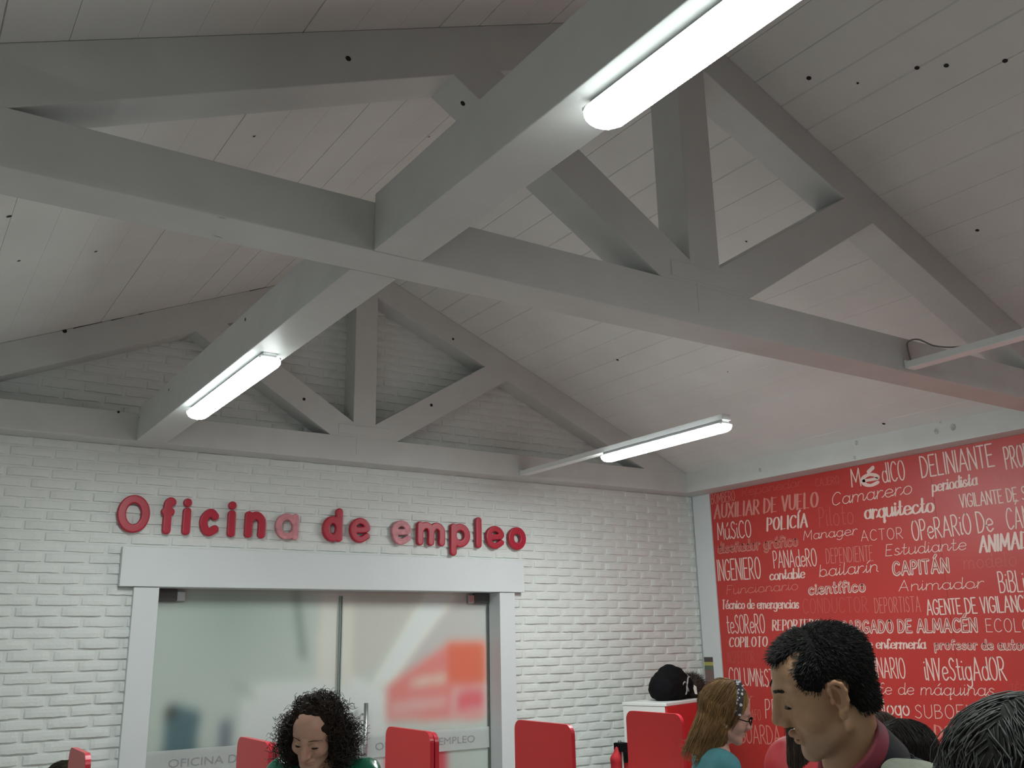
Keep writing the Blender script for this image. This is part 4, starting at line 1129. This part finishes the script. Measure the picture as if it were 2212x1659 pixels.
# ---------------------------------------------------------------- the man in profile
def the_man():
    a = math.radians(22)
    f = norm(-R_*math.cos(a) - U_*math.sin(a) + F_*.10); u = norm(U_*math.cos(a) - R_*math.sin(a))
    h = Head([1.605, 1.303, 1.561], f, u, .965, .90, 1.22)
    fig = Figure(h, heading_of(f), math.radians(40), 1.74, nb=[1.695, 1.319, 1.409], drop=.11)
    root = person(fig, 'close-cropped person in a black jacket with wine red collar, head bowed in profile', (.45, .262, .150), 'man', .0022)
    lower_clothes(fig, root)
    # short cropped hair: cap with a receding temple, plus stubble-like strands
    def fn(P):
        P = P.copy(); x, y, z = np.abs(P[..., 0]), P[..., 1], P[..., 2]
        d = smin(elld(P, (0, -.012, .046), (.0785, .101, .0885)), elld(P, (0, .024, .052), (.068, .074, .073)), .02)
        d = smin(d, elld(P, (0, -.056, -.020), (.058, .044, .066)), .02)
        d = d + .0012*noise3(P, 420, 5)
        # hairline: fringe low in the middle, deep corner at the temple, sideburn, ear cut-out, nape
        line = .082 + .0*z
        front = y - np.where(x < .030, .090 - .05*np.clip(.072-z, -.1, .1)*0, .060 - .35*np.clip(z-.02, -.1, .05)*0)
        temple = np.interp(z.ravel(), [-.06, -.022, .0, .014, .047, .073, .092, .11, .13], [-.030, .016, .030, .038, .054, .052, .036, .022, .02]).reshape(z.shape).astype(np.float32)
        mid = np.interp(z.ravel(), [.0, .060, .078, .090, .10, .13], [.0, .02, .055, .085, .12, .12]).reshape(z.shape).astype(np.float32)
        t = np.clip((x-.022)/.020, 0, 1); lim = mid*(1-t)+temple*t
        cut = y-lim
        ear = .034 - np.hypot((y+.010)*1.15, (z-.000)*.92)
        ear = np.where((x > .05), ear, -1)
        nape = (-.068 + .35*(x)**1 - z)
        below = np.where(y > -.02, -.026 - z, -1)
        return np.maximum(np.maximum(np.maximum(d, cut), np.maximum(ear*1.0, nape)), below)
    col = (.013, .013, .012)
    o, V, Q = hair_mass('hair', h, root, fn, 'hair', col, (-.10, -.13, -.11), (.10, .12, .15), .0028, var=.25)
    P, N = surface_points(V, Q, 9000, 2)
    keep = (P*np.array([1., 1., 1.]))[:, 2] > -.09; P, N = P[keep], N[keep]
    r = np.random.default_rng(4)
    out = N*np.array([1, 1, 1]) + np.stack([0*P[:, 0], .9+0*P[:, 1], -.35-(.6)*(P[:, 2] < .05)], 1)*.8*np.where(P[:, 1:2] > .0, 1, .0) + np.stack([0*P[:, 0], -.5+0*P[:, 1], -1+0*P[:, 2]], 1)*.8*np.where(P[:, 1:2] > .0, 0, 1) + r.normal(size=P.shape)*.25
    out /= np.linalg.norm(out, axis=1)[:, None]
    L = r.uniform(.005, .012, (len(P), 1)); L = L*np.where(P[:, 2:3] > .07, 1.3, .8)
    pts = np.stack([P-N*.001, P+out*L*.5, P+out*L+np.array([0, 0, -.001])], 1)
    g = r.random(len(P)); cols = np.where(g[:, None] > .985, np.array([[.10, .10, .095]]), np.array([[.014, .014, .013]])*(.5+r.random((len(P), 1))))
    strands('hair_strands', rel(to_world(h, pts), root), np.tile([.0007, .0006, .0002], (len(P), 1)), 'hair', o, cols)
    brows(h, root, 105, [.03, .022, .016], 8); lashes(h, root, 60, [.015, .01, .008], 9)
    # jacket with a standing collar lined in dark red
    nb = fig.nb; ndir = fig.sp
    cut = lambda G: np.maximum(.090*fig.k-np.where((G-nb)@ndir > -.075, np.linalg.norm(np.cross(G-nb, ndir), axis=-1), 1), (fig.pelvis-fig.sp*.02-G)@np.array([0, 0, 1.0]))
    cloth('jacket', fig, root, 'navy', 'ta', .026, cut, .005, .010, 3)
    b = MB(); K = 40
    side = norm(np.cross(ndir, fig.lf)); ringn = norm(ndir + fig.lf*.50); ndir = ringn; side = norm(np.cross(ndir, fig.lf)); lat = norm(np.cross(side, ndir)); lat = lat*np.sign(lat@fig.lf)
    prof = [(.070, -.055, 1), (.076, -.02, 1), (.080, .034, 1), (.085, .040, 1), (.090, .032, 0), (.0925, .006, 0), (.096, -.06, 0)]
    rows = []
    for i in range(K):
        t = 2*math.pi*i/K; dirv = lat*math.cos(t) + side*math.sin(t); fwd = float(dirv@fig.fw)
        rows.append([nb + dirv*rr*fig.k*(1+.10*max(fwd, 0)) + ndir*(zz*(1-.35*max(fwd, 0)) + .012 - .055*max(fwd, 0)) for rr, zz, _ in prof])
    n = len(prof); b.add([tuple(p-np.array(root.location)) for row in rows for p in row], [(i*n+j, ((i+1) % K)*n+j, ((i+1) % K)*n+j+1, i*n+j+1) for i in range(K) for j in range(n-1)])
    b.m = [1 if j >= 5 else 0 for i in range(K) for j in range(n-1)]
    b.build('collar', ['wine', 'navy'], root, smooth=True, label='standing collar lined in wine red')
    # pale strap of a bag lying over the near shoulder
    T = [(1.640, 1.222, 1.398), (1.655, 1.226, 1.412), (1.677, 1.222, 1.422), (1.700, 1.208, 1.4215), (1.742, 1.200, 1.416), (1.765, 1.172, 1.406), (1.775, 1.150, 1.392)]
    B = [(1.606, 1.200, 1.378), (1.622, 1.205, 1.392), (1.636, 1.194, 1.3965), (1.654, 1.178, 1.3975), (1.680, 1.158, 1.3965), (1.715, 1.140, 1.393), (1.730, 1.124, 1.380)]
    T, B = smooth_pts(T), smooth_pts(B); n = len(T); b = MB(); rt = np.array(root.location)
    dn = np.array([0, 0, .014]); rows = [[T[i]-rt, B[i]-rt, B[i]-dn-rt, T[i]-dn-rt] for i in range(n)]
    b.add([tuple(p) for r_ in rows for p in r_], [(i*4+j, i*4+(j+1) % 4, (i+1)*4+(j+1) % 4, (i+1)*4+j) for i in range(n-1) for j in range(4)] + [(3, 2, 1, 0), (4*n-4, 4*n-3, 4*n-2, 4*n-1)])
    b.build('shoulder_strap', 'sage', root, smooth=False, bevel=.002, label='pale grey green strap')
    return root
the_man()

# ---------------------------------------------------------------- the woman with dark curls
def the_woman():
    f = norm(-F_*math.cos(.28) - U_*math.sin(.28) - R_*.17); u = norm(U_*1.0 - F_*.3)
    h = Head([1.389, 3.411, 1.358], f, u, .95, .86, 1.0)
    fig = Figure(h, heading_of(f), math.radians(30), 1.46, neck=.122)
    root = person(fig, 'curly dark-haired person in a shiny green quilted jacket looking down before the glass doors', (.43, .245, .175), 'woman', .0035)
    lower_clothes(fig, root)
    nb = fig.nb; ndir = norm(fig.neck0-nb)
    cut = lambda G: np.maximum(.075*fig.k-np.where((G-nb)@ndir > -.04, np.linalg.norm(np.cross(G-nb, ndir), axis=-1), 1), (fig.pelvis[2]-.06)-G[..., 2])
    cloth('jacket', fig, root, 'puffer', 'ta', .026, cut, .007, .011, 5)
    col = (.020, .014, .011)
    def fn(P):
        x, y, z = np.abs(P[..., 0]), P[..., 1], P[..., 2]
        d = elld(P, (0, -.028, .044), (.096, .105, .098))
        for s in (1, -1): d = smin(d, elld(P, (.092*s, -.015, -.060), (.042, .065, .105)), .03)
        d = smin(d, elld(P, (0, -.07, -.06), (.115, .06, .12)), .03)
        d = d + .007*noise3(P, 140, 2) + .004*noise3(P, 300, 4)
        # open over the face
        q_ = (P-np.array([0, .105, -.050], np.float32))/np.array([.076, .085, .104], np.float32)
        face = (((np.abs(q_)**3).sum(-1))**(1/3)-1)*.08
        return np.maximum(d, -face)
    o, V, Q = hair_mass('hair', h, root, fn, 'hair', col, (-.20, -.18, -.22), (.20, .13, .20), .006, var=.35)
    keep = lambda C: np.where((np.abs(C[:, 0]) < .060) & (C[:, 1] > .03) & (C[:, 2] < .055), 0, 1)*1.0
    n = 1500; P, N = surface_points(V, Q, n, 7, keep)
    r = np.random.default_rng(12)
    S_ = 26; t = np.linspace(0, 1, S_)[None, :, None]
    L = r.uniform(.035, .085, (n, 1, 1))*np.where(P[:, 2] > .07, .55, 1)[:, None, None]; dirv = N + np.stack([.35*np.sign(P[:, 0]), 0*P[:, 0]-.05, -1.0+0*P[:, 0]], 1)*r.uniform(.4, 1.6, (n, 1)) + r.normal(size=(n, 3))*.5
    dirv[:, 1] = np.where((P[:, 1] > .04) & (dirv[:, 1] > 0), dirv[:, 1]*.3, dirv[:, 1])
    dirv /= np.linalg.norm(dirv, axis=1)[:, None]
    A = np.cross(dirv, r.normal(size=(n, 3))); A /= np.linalg.norm(A, axis=1)[:, None]; B = np.cross(dirv, A)
    turns = r.uniform(1.0, 2.6, (n, 1, 1)); rad = r.uniform(.006, .012, (n, 1, 1)); ph = r.uniform(0, 6.28, (n, 1, 1)); th = ph + turns*2*np.pi*t*np.where(r.random((n, 1, 1)) > .5, 1, -1)
    C = (P-N*.008)[:, None, :] + dirv[:, None, :]*L*t + (A[:, None, :]*(np.cos(th)-np.cos(ph)) + B[:, None, :]*(np.sin(th)-np.sin(ph)))*rad*np.minimum(1, t*3)
    ok = ~((np.abs(C[..., 0]) < .064) & (C[..., 1] > .040) & (C[..., 2] < .118)).any(1); C = C[ok]; n = len(C)
    rr = np.tile(np.linspace(.0022, .0009, S_), (n, 1))*r.uniform(.5, 1.1, (n, 1))
    strands('curls', rel(to_world(h, C), root), rr, 'hair', o, np.array([[.020, .014, .011]])*(.5+1.4*r.random((n, 1))))
    brows(h, root, 60, [.09, .055, .04], 8, .0006, .009, .0010); lashes(h, root, 60, [.02, .013, .01], 9)
    for s in (1, -1):
        b = MB(); c = h.p(.079*s, -.002, -.040) - np.array(root.location)
        b.tube([c + (h.l*0 + h.f*math.cos(q)*.012 + np.array([0, 0, 1])*(math.sin(q)*.016-.016)) for q in np.linspace(math.pi/2, math.pi/2+6.2, 18)], .0016, 6)
        b.build('earring', 'steel', root, smooth=True)
    return root
the_woman()

# ---------------------------------------------------------------- the girl in teal
def long_hair(h, root, col, top, sides, length, n=2600, seed=1, wave=.004, back=0.0, open_face=((0, .105, -.020), (.070, .085, .105)), var=.3, rad=.0011):
    """smooth mass plus combed strands: top (extra thickness), sides, length below the ears (all in head units)"""
    def fn(P):
        x, y, z = np.abs(P[..., 0]), P[..., 1], P[..., 2]
        d = smin(elld(P, (0, -.014, .046), (.079+top, .100+top, .088+top)), elld(P, (0, .018, .040), (.070+top, .066+top*.5, .066+top)), .02)
        yc = -.035 + back*np.clip(-z, 0, .4)
        q = np.stack([P[..., 0], P[..., 1]-yc, np.clip(P[..., 2], None, 0)*0], -1)
        rx, ry = .078+sides, .068+sides
        cyl = (np.sqrt((P[..., 0]/rx)**2 + ((P[..., 1]-yc)/ry)**2)-1)*ry
        cyl = np.maximum(cyl, np.maximum(z-.05, -length-z))
        d = smin(d, cyl, .025) + .002*noise3(P*np.array([1, 1, .25]), 260, seed)
        face = elld(P, *open_face)
        neck = elld(P, (0, .075, -.16), (.060, .070, .12))
        return np.maximum(np.maximum(d, -face), -neck)
    o, V, Q = hair_mass('hair', h, root, fn, 'hair', col, (-.17, -.20+min(0, -.0), -length-.03), (.17, .12, .17), .0055, seed, var)
    P, N = surface_points(V, Q, n, seed+3, lambda C: np.where(C[:, 2] > -length+.03, 1.0, .3))
    r = np.random.default_rng(seed+9); S_ = 9; t = np.linspace(0, 1, S_)
    pts = np.zeros((n, S_, 3)); p = P + N*.0012; nn = N.copy(); pts[:, 0] = p
    step = r.uniform(.008, .020, (n, 1))
    for i in range(1, S_):
        g = np.stack([0*p[:, 0], -.55*(p[:, 2] > .06)+back*1.0*(p[:, 2] < 0), -1.0+0*p[:, 0]], 1)
        g[:, 0] += np.sign(p[:, 0])*.8*(p[:, 2] > .09)
        tng = g - nn*(g*nn).sum(1, keepdims=True); tng /= np.maximum(np.linalg.norm(tng, axis=1)[:, None], 1e-6)
        p = p + tng*step + r.normal(size=p.shape)*.0006
        # drift back to the surface of the head or to the hanging sheet
        top_ = p[:, 2] > .0
        c = np.array([0, -.012, .046]); q = p-c; k0 = np.linalg.norm(q/np.array([.080+top, .101+top, .089+top]), axis=1)
        p = np.where((top_ & (k0 < 1.0))[:, None], c+q/np.maximum(k0, 1e-3)[:, None]*1.004, p)
        nn = np.where(top_[:, None], q/np.maximum(np.linalg.norm(q, axis=1)[:, None], 1e-6), nn)
        pts[:, i] = p
    pts[..., 0] += wave*np.sin(pts[..., 2]*60+r.uniform(0, 6, (n, 1)))*.5
    bad = (elld(pts, *open_face) < .004).any(1) | (pts[..., 1] < -.165).any(1) | (np.abs(pts[..., 0]) > .15).any(1) | (pts[..., 2] < -length-.05).any(1)
    pts = pts[~bad]; n = len(pts)
    rr = np.tile(np.interp(t, [0, .2, 1], [.6, 1, .35])*rad, (n, 1))
    cols = np.array([col])*(1+var*1.6*r.normal(size=(n, 1))*.6); cols = np.clip(cols, .004, 1)
    strands('hair_strands', rel(to_world(h, pts), root), rr, 'hair', o, cols)
    return o

def the_girl():
    f = norm(R_ - F_*.08 - U_*.22); u = norm(U_*1.0 + R_*.22)
    h = Head([2.853, 2.804, 1.37], f, u, .90, 1.02)
    fig = Figure(h, heading_of(f), math.radians(8), 1.50, neck=.10)
    root = person(fig, 'fair-haired child in a teal top with glasses and a patterned headband, beside the mural', (.52, .30, .235), 'child', .0038)
    lower_clothes(fig, root)
    nb = fig.nb; ndir = norm(fig.neck0-nb)
    cut = lambda G: np.maximum(.066*fig.k-np.where((G-nb)@ndir > -.03, np.linalg.norm(np.cross(G-nb, ndir), axis=-1), 1), (fig.pelvis[2]-.05)-G[..., 2])
    cloth('top', fig, root, 'teal', 'ta', .012, cut, .004, .010, 8)
    o = long_hair(h, root, (.25, .145, .062), .006, .012, .185, 3600, 21, .006, back=-.13, var=.38, open_face=((0, .100, -.030), (.085, .100, .125)))
    # headband
    b = MB(); ring = []
    for t in np.linspace(-1.75, 1.75, 40):
        c = (.092*math.sin(t), .030-.006*math.cos(t), .046+.098*math.cos(t)); ring.append(c)
    W = []
    for c in ring:
        for dy, g in ((-.014, .985), (-.013, 1.03), (0, 1.045), (.013, 1.03), (.014, .985)): W.append((c[0]*g, c[1]+dy, (c[2]-.046)*g+.046))
    W = to_world(h, np.array(W)) - np.array(root.location); n = 5
    b.add(W, [(i*n+j, i*n+j+1, (i+1)*n+j+1, (i+1)*n+j) for i in range(len(ring)-1) for j in range(n-1)])
    b.build('headband', 'band', root, smooth=True, label='black headband with white pattern')
    # glasses
    b = MB(); L = lambda x, y, z: h.p(x, y, z)-np.array(root.location)
    for s in (1, -1):
        pts = [L(.032*s+.021*math.cos(q), .108-.006*abs(math.cos(q)), .000+.015*math.sin(q)) for q in np.linspace(0, 2*math.pi, 21)]
        b.tube(pts, .0022, 6, caps=False); b.tube([L(.052*s, .104, .004), L(.074*s, .075, .007), L(.080*s, .0, .012)], .0022, 6)
    b.tube([L(-.011, .108, .003), L(0, .112, .005), L(.011, .108, .003)], .002, 6); b.build('glasses', 'black', root, smooth=True)
    return root, fig
g_root, g_fig = the_girl()

# ---------------------------------------------------------------- others around the desks
def bystander(o, f, stature, lean, label, skin, hair, coat, length, seed, n=1500, thick=.010, kind='woman', fine=.006, seat=None, k=.93, sides=None, back=-.05, wave=.006, var=.3, step=.014, u=(0, 0, 1), rad=.0011, g=.02, pants='jeans'):
    h = Head(o, f, u, k, 1.0); fig = Figure(h, heading_of(f), lean, stature, neck=.10, seat=seat)
    root = person(fig, label, skin, kind, fine, body_step=.015)
    lower_clothes(fig, root, pants)
    nb = fig.nb; ndir = norm(fig.neck0-nb)
    cut = lambda G: np.maximum(.068*fig.k-np.where((G-nb)@ndir > -.03, np.linalg.norm(np.cross(G-nb, ndir), axis=-1), 1), (fig.pelvis[2]-.05)-G[..., 2])
    cloth('jacket', fig, root, coat, 'ta', g, cut, .005, step, seed)
    long_hair(h, root, hair, thick, thick*.8 if sides is None else sides, length, n, seed, wave, back, var=var, rad=rad)
    return root, fig
DK = (.030, .021, .015)
bystander([2.33, 1.865, 1.491], norm(R_*.95 + F_*.15 + U_*-.15), 1.74, .10, 'person in a bright red jacket with long dark hair, half hidden behind the bowed head', (.48, .30, .22), DK, 'redcoat', .34, 31, 2600, g=.032, sides=.036, back=.06, fine=.005)
bystander([3.564, 2.629, 1.217], norm(R_*.8 + F_*.6), 1.42, .10, 'brown-haired person whose crown shows over the wine red collar', (.48, .30, .22), (.055, .036, .026), 'navy', .10, 41, 1800)
bystander([2.92, 2.049, 1.252], norm(R_*.7 + F_*.7), 1.40, .12, 'dark-haired person behind the shoulder of the black jacket, only the crown showing', (.48, .30, .22), (.016, .013, .011), 'navy', .10, 43, 1800)
bystander([1.136, 0.622, 1.436], norm(R_*.85 + F_*.5 - U_*.2), 1.68, .06, 'person nearest the photographer, seen as tousled dark hair over a grey green shoulder', (.48, .30, .22), (.030, .031, .028), 'sage', .20, 51, 5200, thick=.022, kind='woman', fine=.005, back=-.25, wave=.014, var=.5, rad=.0013, step=.012)
bystander([.880, 5.30, 1.005], norm(-F_*.9+R_*.3), 1.30, .05, 'small dark-haired child at the far desk by the brick wall, just the crown showing', (.48, .30, .22), (.026, .022, .014), 'sage', .12, 61, 1500, kind='child', seat=True)

# ------------------------------------------------------------------ desks, dividers and the things around them
def rounded_panel(b, x0, x1, y0, y1, z0, z1, r, mi=0, mie=1):
    """upright board in the y-z plane with rounded top corners; big faces mi, edge band mie"""
    P = [(y0, z0), (y1, z0)]
    P += [(y1-r+r*math.cos(t), z1-r+r*math.sin(t)) for t in np.linspace(0, math.pi/2, 9)]
    P += [(y0+r-r*math.sin(t), z1-r+r*math.cos(t)) for t in np.linspace(0, math.pi/2, 9)]
    n = len(P); v = [(x0, y, z) for y, z in P] + [(x1, y, z) for y, z in P]
    b.add(v, [list(range(n))[::-1], list(range(n, 2*n))], mi)
    b.add(v, [(i, (i+1) % n, (i+1) % n+n, i+n) for i in range(n)], mie)
DZ = lift(-.41)
ROW = [(.83, .465, .425, 'red desk divider at the far end, beside the small dark-haired child'),
       (1.578, .455, .43, 'red desk divider just behind the curly hair, near the start of the frosted lettering'),
       (2.376, .48, .42, 'red double desk divider in front of the glass door with the steel handle'),
       (3.10, .53, .42, 'red desk divider in front of the right door jamb and brick'),
       (3.915, .48, .425, 'red desk divider in front of the white and red cabinet')]
def desk(x, y0, y1, w, lab):
    t = thing('desk', lab, 'desk', (x, (y0+y1)/2, 0), group=None)
    b = MB(); b.box(-w, w, -.30, .30, .70, .74); b.build('desk_top', 'white_board', t, bevel=.004)
    for sx in (-w+.04, w-.04):
        for sy in (-.26, .26):
            b = MB(); b.box(sx-.022, sx+.022, sy-.022, sy+.022, 0, .699); b.build('leg', 'white_board', t, bevel=.003)
    return t
for i, (x, w, yy, lab) in enumerate(ROW):
    y1 = (4.875, 4.787, 4.798, 4.671, 4.671)[i]; y0 = (4.478, 4.347, 4.307, 4.138, 4.188)[i]
    t = thing('desk_divider', lab, 'divider', (x, (y0+y1)/2, 0), group='red desk dividers in a row')
    h = (y1-y0)/2; z1 = DZ + (0, .002, 0, -.002, .004)[i]
    for k, dx in enumerate((-.024, .004) if i in (1, 2) else (-.012,)):
        b = MB(); rounded_panel(b, dx, dx+.022, -h, h, .02, z1-(.006 if k else 0), .052); b.build('board', ['red_panel', 'red_edge'], t, bevel=.0015)
    b = MB(); b.box(-.04, .04, -h+.03, h-.03, 0, .0195); b.build('foot', 'steel', t)
    if i == 0:
        b = MB(); b.box(-.012, .0105, -h-.0015, -h-.0003, z1-.095, z1-.07); b.build('label', 'label', t, label='small white sticker')
for i in range(4):
    xa = (ROW[i][0]+ROW[i+1][0])/2
    desk(xa, 4.25, 4.85, (ROW[i+1][0]-ROW[i][0])/2-.055, ('white desk at the far end of the row of red dividers', 'white desk behind the curly-haired person, in front of the glass doors', 'white desk between the middle and the next red divider', 'white desk between the two red dividers nearest the mural')[i])

# cabinet in the corner
ca = math.radians(21); cx, cy = 4.83, 5.34
cab = thing('cabinet', 'tall white cabinet with a red front in the corner, a black bag on top', 'cabinet', (cx, cy, 0), ca)
HT = lift(-.435)
b = MB(); b.box(0, .90, .004, .345, .0, HT-.022); b.build('carcass', 'white_board', cab, bevel=.002)
b = MB(); b.box(-.004, .904, -.012, .349, HT-.0215, HT); b.build('top_board', 'white_board', cab, bevel=.003)
b = MB(); b.box(.004, .896, -.014, .0035, .03, HT-.023); b.build('front_panel', 'red_panel', cab, bevel=.002, label='plain red front')

# black drawstring bag with a fur trim lying on the cabinet
def bag():
    e1 = np.array([math.cos(ca), math.sin(ca), 0]); e2 = np.array([-math.sin(ca), math.cos(ca), 0])
    o = np.array([cx, cy, 0]) + e1*.435 + e2*.15
    root = thing('bag', 'crumpled black bag with grey cords and a furry end, lying on the corner cabinet', 'bag', (float(o[0]), float(o[1]), HT))
    root.rotation_euler[2] = ca
    ax = [np.arange(-.36, .40, .006), np.arange(-.19, .19, .006), np.arange(-.03, .33, .006)]
    F = Field(*ax)
    F.ell((-.06, 0, .10), (.20, .125, .125), None, .03); F.ell((.0, 0, .16), (.13, .10, .095), None, .03); F.ell((-.19, -.01, .08), (.075, .10, .085), None, .03)
    F.ell((.10, .0, .09), (.13, .11, .10), None, .03); F.cone((.10, -.01, .18), (.17, -.02, .16), .035, .03, .02)
    G = np.stack(np.meshgrid(*ax, indexing='ij'), -1)
    F.F += (.010*noise3(G, 40, 4)+.006*noise3(G, 95, 6)).astype(np.float32); F.F = np.maximum(F.F, (.0015-G[..., 2]).astype(np.float32))
    V, Q = F.mesh(); np_mesh('sack', V, Q, 'black', root)
    ax = [np.arange(.08, .46, .007), np.arange(-.16, .16, .007), np.arange(-.03, .22, .007)]; F = Field(*ax); F.ell((.27, -.02, .080), (.14, .105, .09), None, .02)
    G = np.stack(np.meshgrid(*ax, indexing='ij'), -1); F.F += (.008*noise3(G, 90, 9)).astype(np.float32); F.F = np.maximum(F.F, (.0015-G[..., 2]).astype(np.float32))
    V2, Q2 = F.mesh(); f_ = np_mesh('fur_trim', V2, Q2, 'fur', root, label='dark brown fur')
    P, N = surface_points(V2, Q2, 2600, 3); r = np.random.default_rng(2); d = N + r.normal(size=N.shape)*.45
    k = P[:, 2] > .035; P, d = P[k], d[k]; d[:, 2] = np.maximum(d[:, 2], -.4)
    strands('fur_hairs', np.stack([P, P+d*.014, P+d*.026+np.array([0, 0, -.004])], 1), np.tile([.0011, .0009, .0003], (len(P), 1)), 'hair', f_, np.array([[.05, .037, .032]])*(.4+1.2*r.random((len(P), 1))))
    b = MB()
    def onbag(pts, off=.004):
        out = []
        for p in smooth_pts(pts, False, 8):
            i = np.argmin(((V-p)**2).sum(1)); q = V[i]; n = norm(q-np.array([0, 0, .08])); out.append(q+n*off)
        return [np.mean(out[max(0, j-1):j+2], axis=0) for j in range(len(out))]
    b.tube(onbag([(.0, -.14, .02), (.01, -.13, .09), (.07, -.11, .15), (.15, -.09, .17)]), .0065, 7); b.build('cord', 'cord', root, smooth=True)
    b = MB(); b.tube(onbag([(-.07, -.13, .11), (-.02, -.13, .13), (.02, -.13, .10), (.04, -.13, .05)]), .005, 7); b.build('cord', 'cord', root, smooth=True)
    b = MB(); b.tube(onbag([(.07, -.1, .20), (.11, -.09, .19), (.12, -.1, .16)]), .004, 7); b.build('cord', 'cord', root, smooth=True)
    b = MB(); b.add([(.130, -.125, .035), (.165, -.128, .03), (.172, -.120, .085), (.150, -.112, .10), (.135, -.112, .08)], [(0, 1, 2, 3, 4)]); b.add([(.130, -.123, .035), (.165, -.126, .03), (.172, -.118, .085), (.150, -.110, .10), (.135, -.110, .08)], [(4, 3, 2, 1, 0)])
    b.build('lining_patch', 'label', root, label='pale grey patch')
bag()

# striped card on the corner board
t = thing('striped_card', 'narrow card with dark, yellow and green bands stuck on the white corner board', 'card', (XR-.0185, 6.105, lift(-.26)))
for nm, za, zb, c in (('band', .075, .115, (.075, .06, .06)), ('band', .045, .075, (.42, .38, .10)), ('band', .01, .045, (.10, .14, .095)), ('band', -.14, .01, (.19, .115, .11))):
    M['card%.3f' % za] = mat('card print', c, .6)
    b = MB(); b.box(-.0018, -.0002, -.052, .052, za, zb); b.build(nm, 'card%.3f' % za, t)

# red jacket on a coat stand
def hung():
    # hangs from a slim floor-standing coat stand
    st = thing('coat_stand', 'slim dark coat stand between the red dividers and the corner cabinet', 'coat stand', (4.444, 5.401, 0), -.694)
    b = MB(); b.tube([(0, 0, .01), (0, 0, .985)], .012, 10); b.build('pole', 'darksteel', st, smooth=True)
    b = MB(); b.tube([(0, 0, .955), (0, -.05, .940), (0, -.085, .965)], .006, 8); b.build('hook', 'darksteel', st, smooth=True)
    b = MB()
    for q in range(3): b.tube([(0, 0, .03), (.16*math.cos(q*2.1+.4), .16*math.sin(q*2.1+.4), .0085)], .008, 8)
    b.build('tripod_foot', 'darksteel', st, smooth=True)
    root = thing('jacket', 'red zipped jacket with black collar hanging on the coat stand', 'jacket', (4.36, 5.30, 0))
    for s_, nm in ((-1, 'front_panel'), (1, 'front_panel')):
        ax = [np.arange(-.13, .13, .006), np.arange(-.09, .07, .006), np.arange(.40, 1.02, .008)]; F = Field(*ax)
        F.cone((.018*s_, .0, .945), (.040*s_, 0, .88), .022, .034, .02); F.cone((.040*s_, 0, .88), (.045*s_, 0, .47), .036, .040, .02)
        G = np.stack(np.meshgrid(*ax, indexing='ij'), -1); F.F += (.004*noise3(G*np.array([1, 1, .4]), 80, 4+s_)).astype(np.float32)
        F.F = np.maximum(F.F, (.006-s_*G[..., 0]).astype(np.float32))
        V, Q = F.mesh(); np_mesh(nm, V, Q, 'redcloth', root)
    b = MB(); b.box(-.0055, .0055, -.03, -.02, .46, .93); b.build('zip', 'label', root, label='pale zip tape')
    b = MB(); b.box(-.03, .045, -.045, .03, .93, .985); b.box(-.005, .04, -.05, -.04, .86, .935); b.build('collar', 'black', root, bevel=.008, label='black collar')
hung()

# wooden chair before the fourth divider
ch = thing('chair', 'pale wooden chair whose back just shows before the red divider by the door jamb', 'chair', (2.72, 3.86, 0))
b = MB(); b.box(-.20, .20, -.20, .20, .43, .455); b.build('seat', 'wood', ch, bevel=.006)
b = MB(); b.box(-.19, .055, -.212, -.192, .80, 1.083); b.build('backrest', 'wood', ch, bevel=.02)
for sx in (-.18, .18):
    for sy in (-.18, .18):
        b = MB(); b.tube([(sx, sy, 0), (sx, sy, .429)], .016, 10); b.build('leg', 'wood', ch, smooth=True)
for sx in (-.16, .03):
    b = MB(); b.tube([(sx, -.185, .456), (sx, -.188, .99)], .012, 10); b.build('back_post', 'wood', ch, smooth=True)

# stool under the seated child
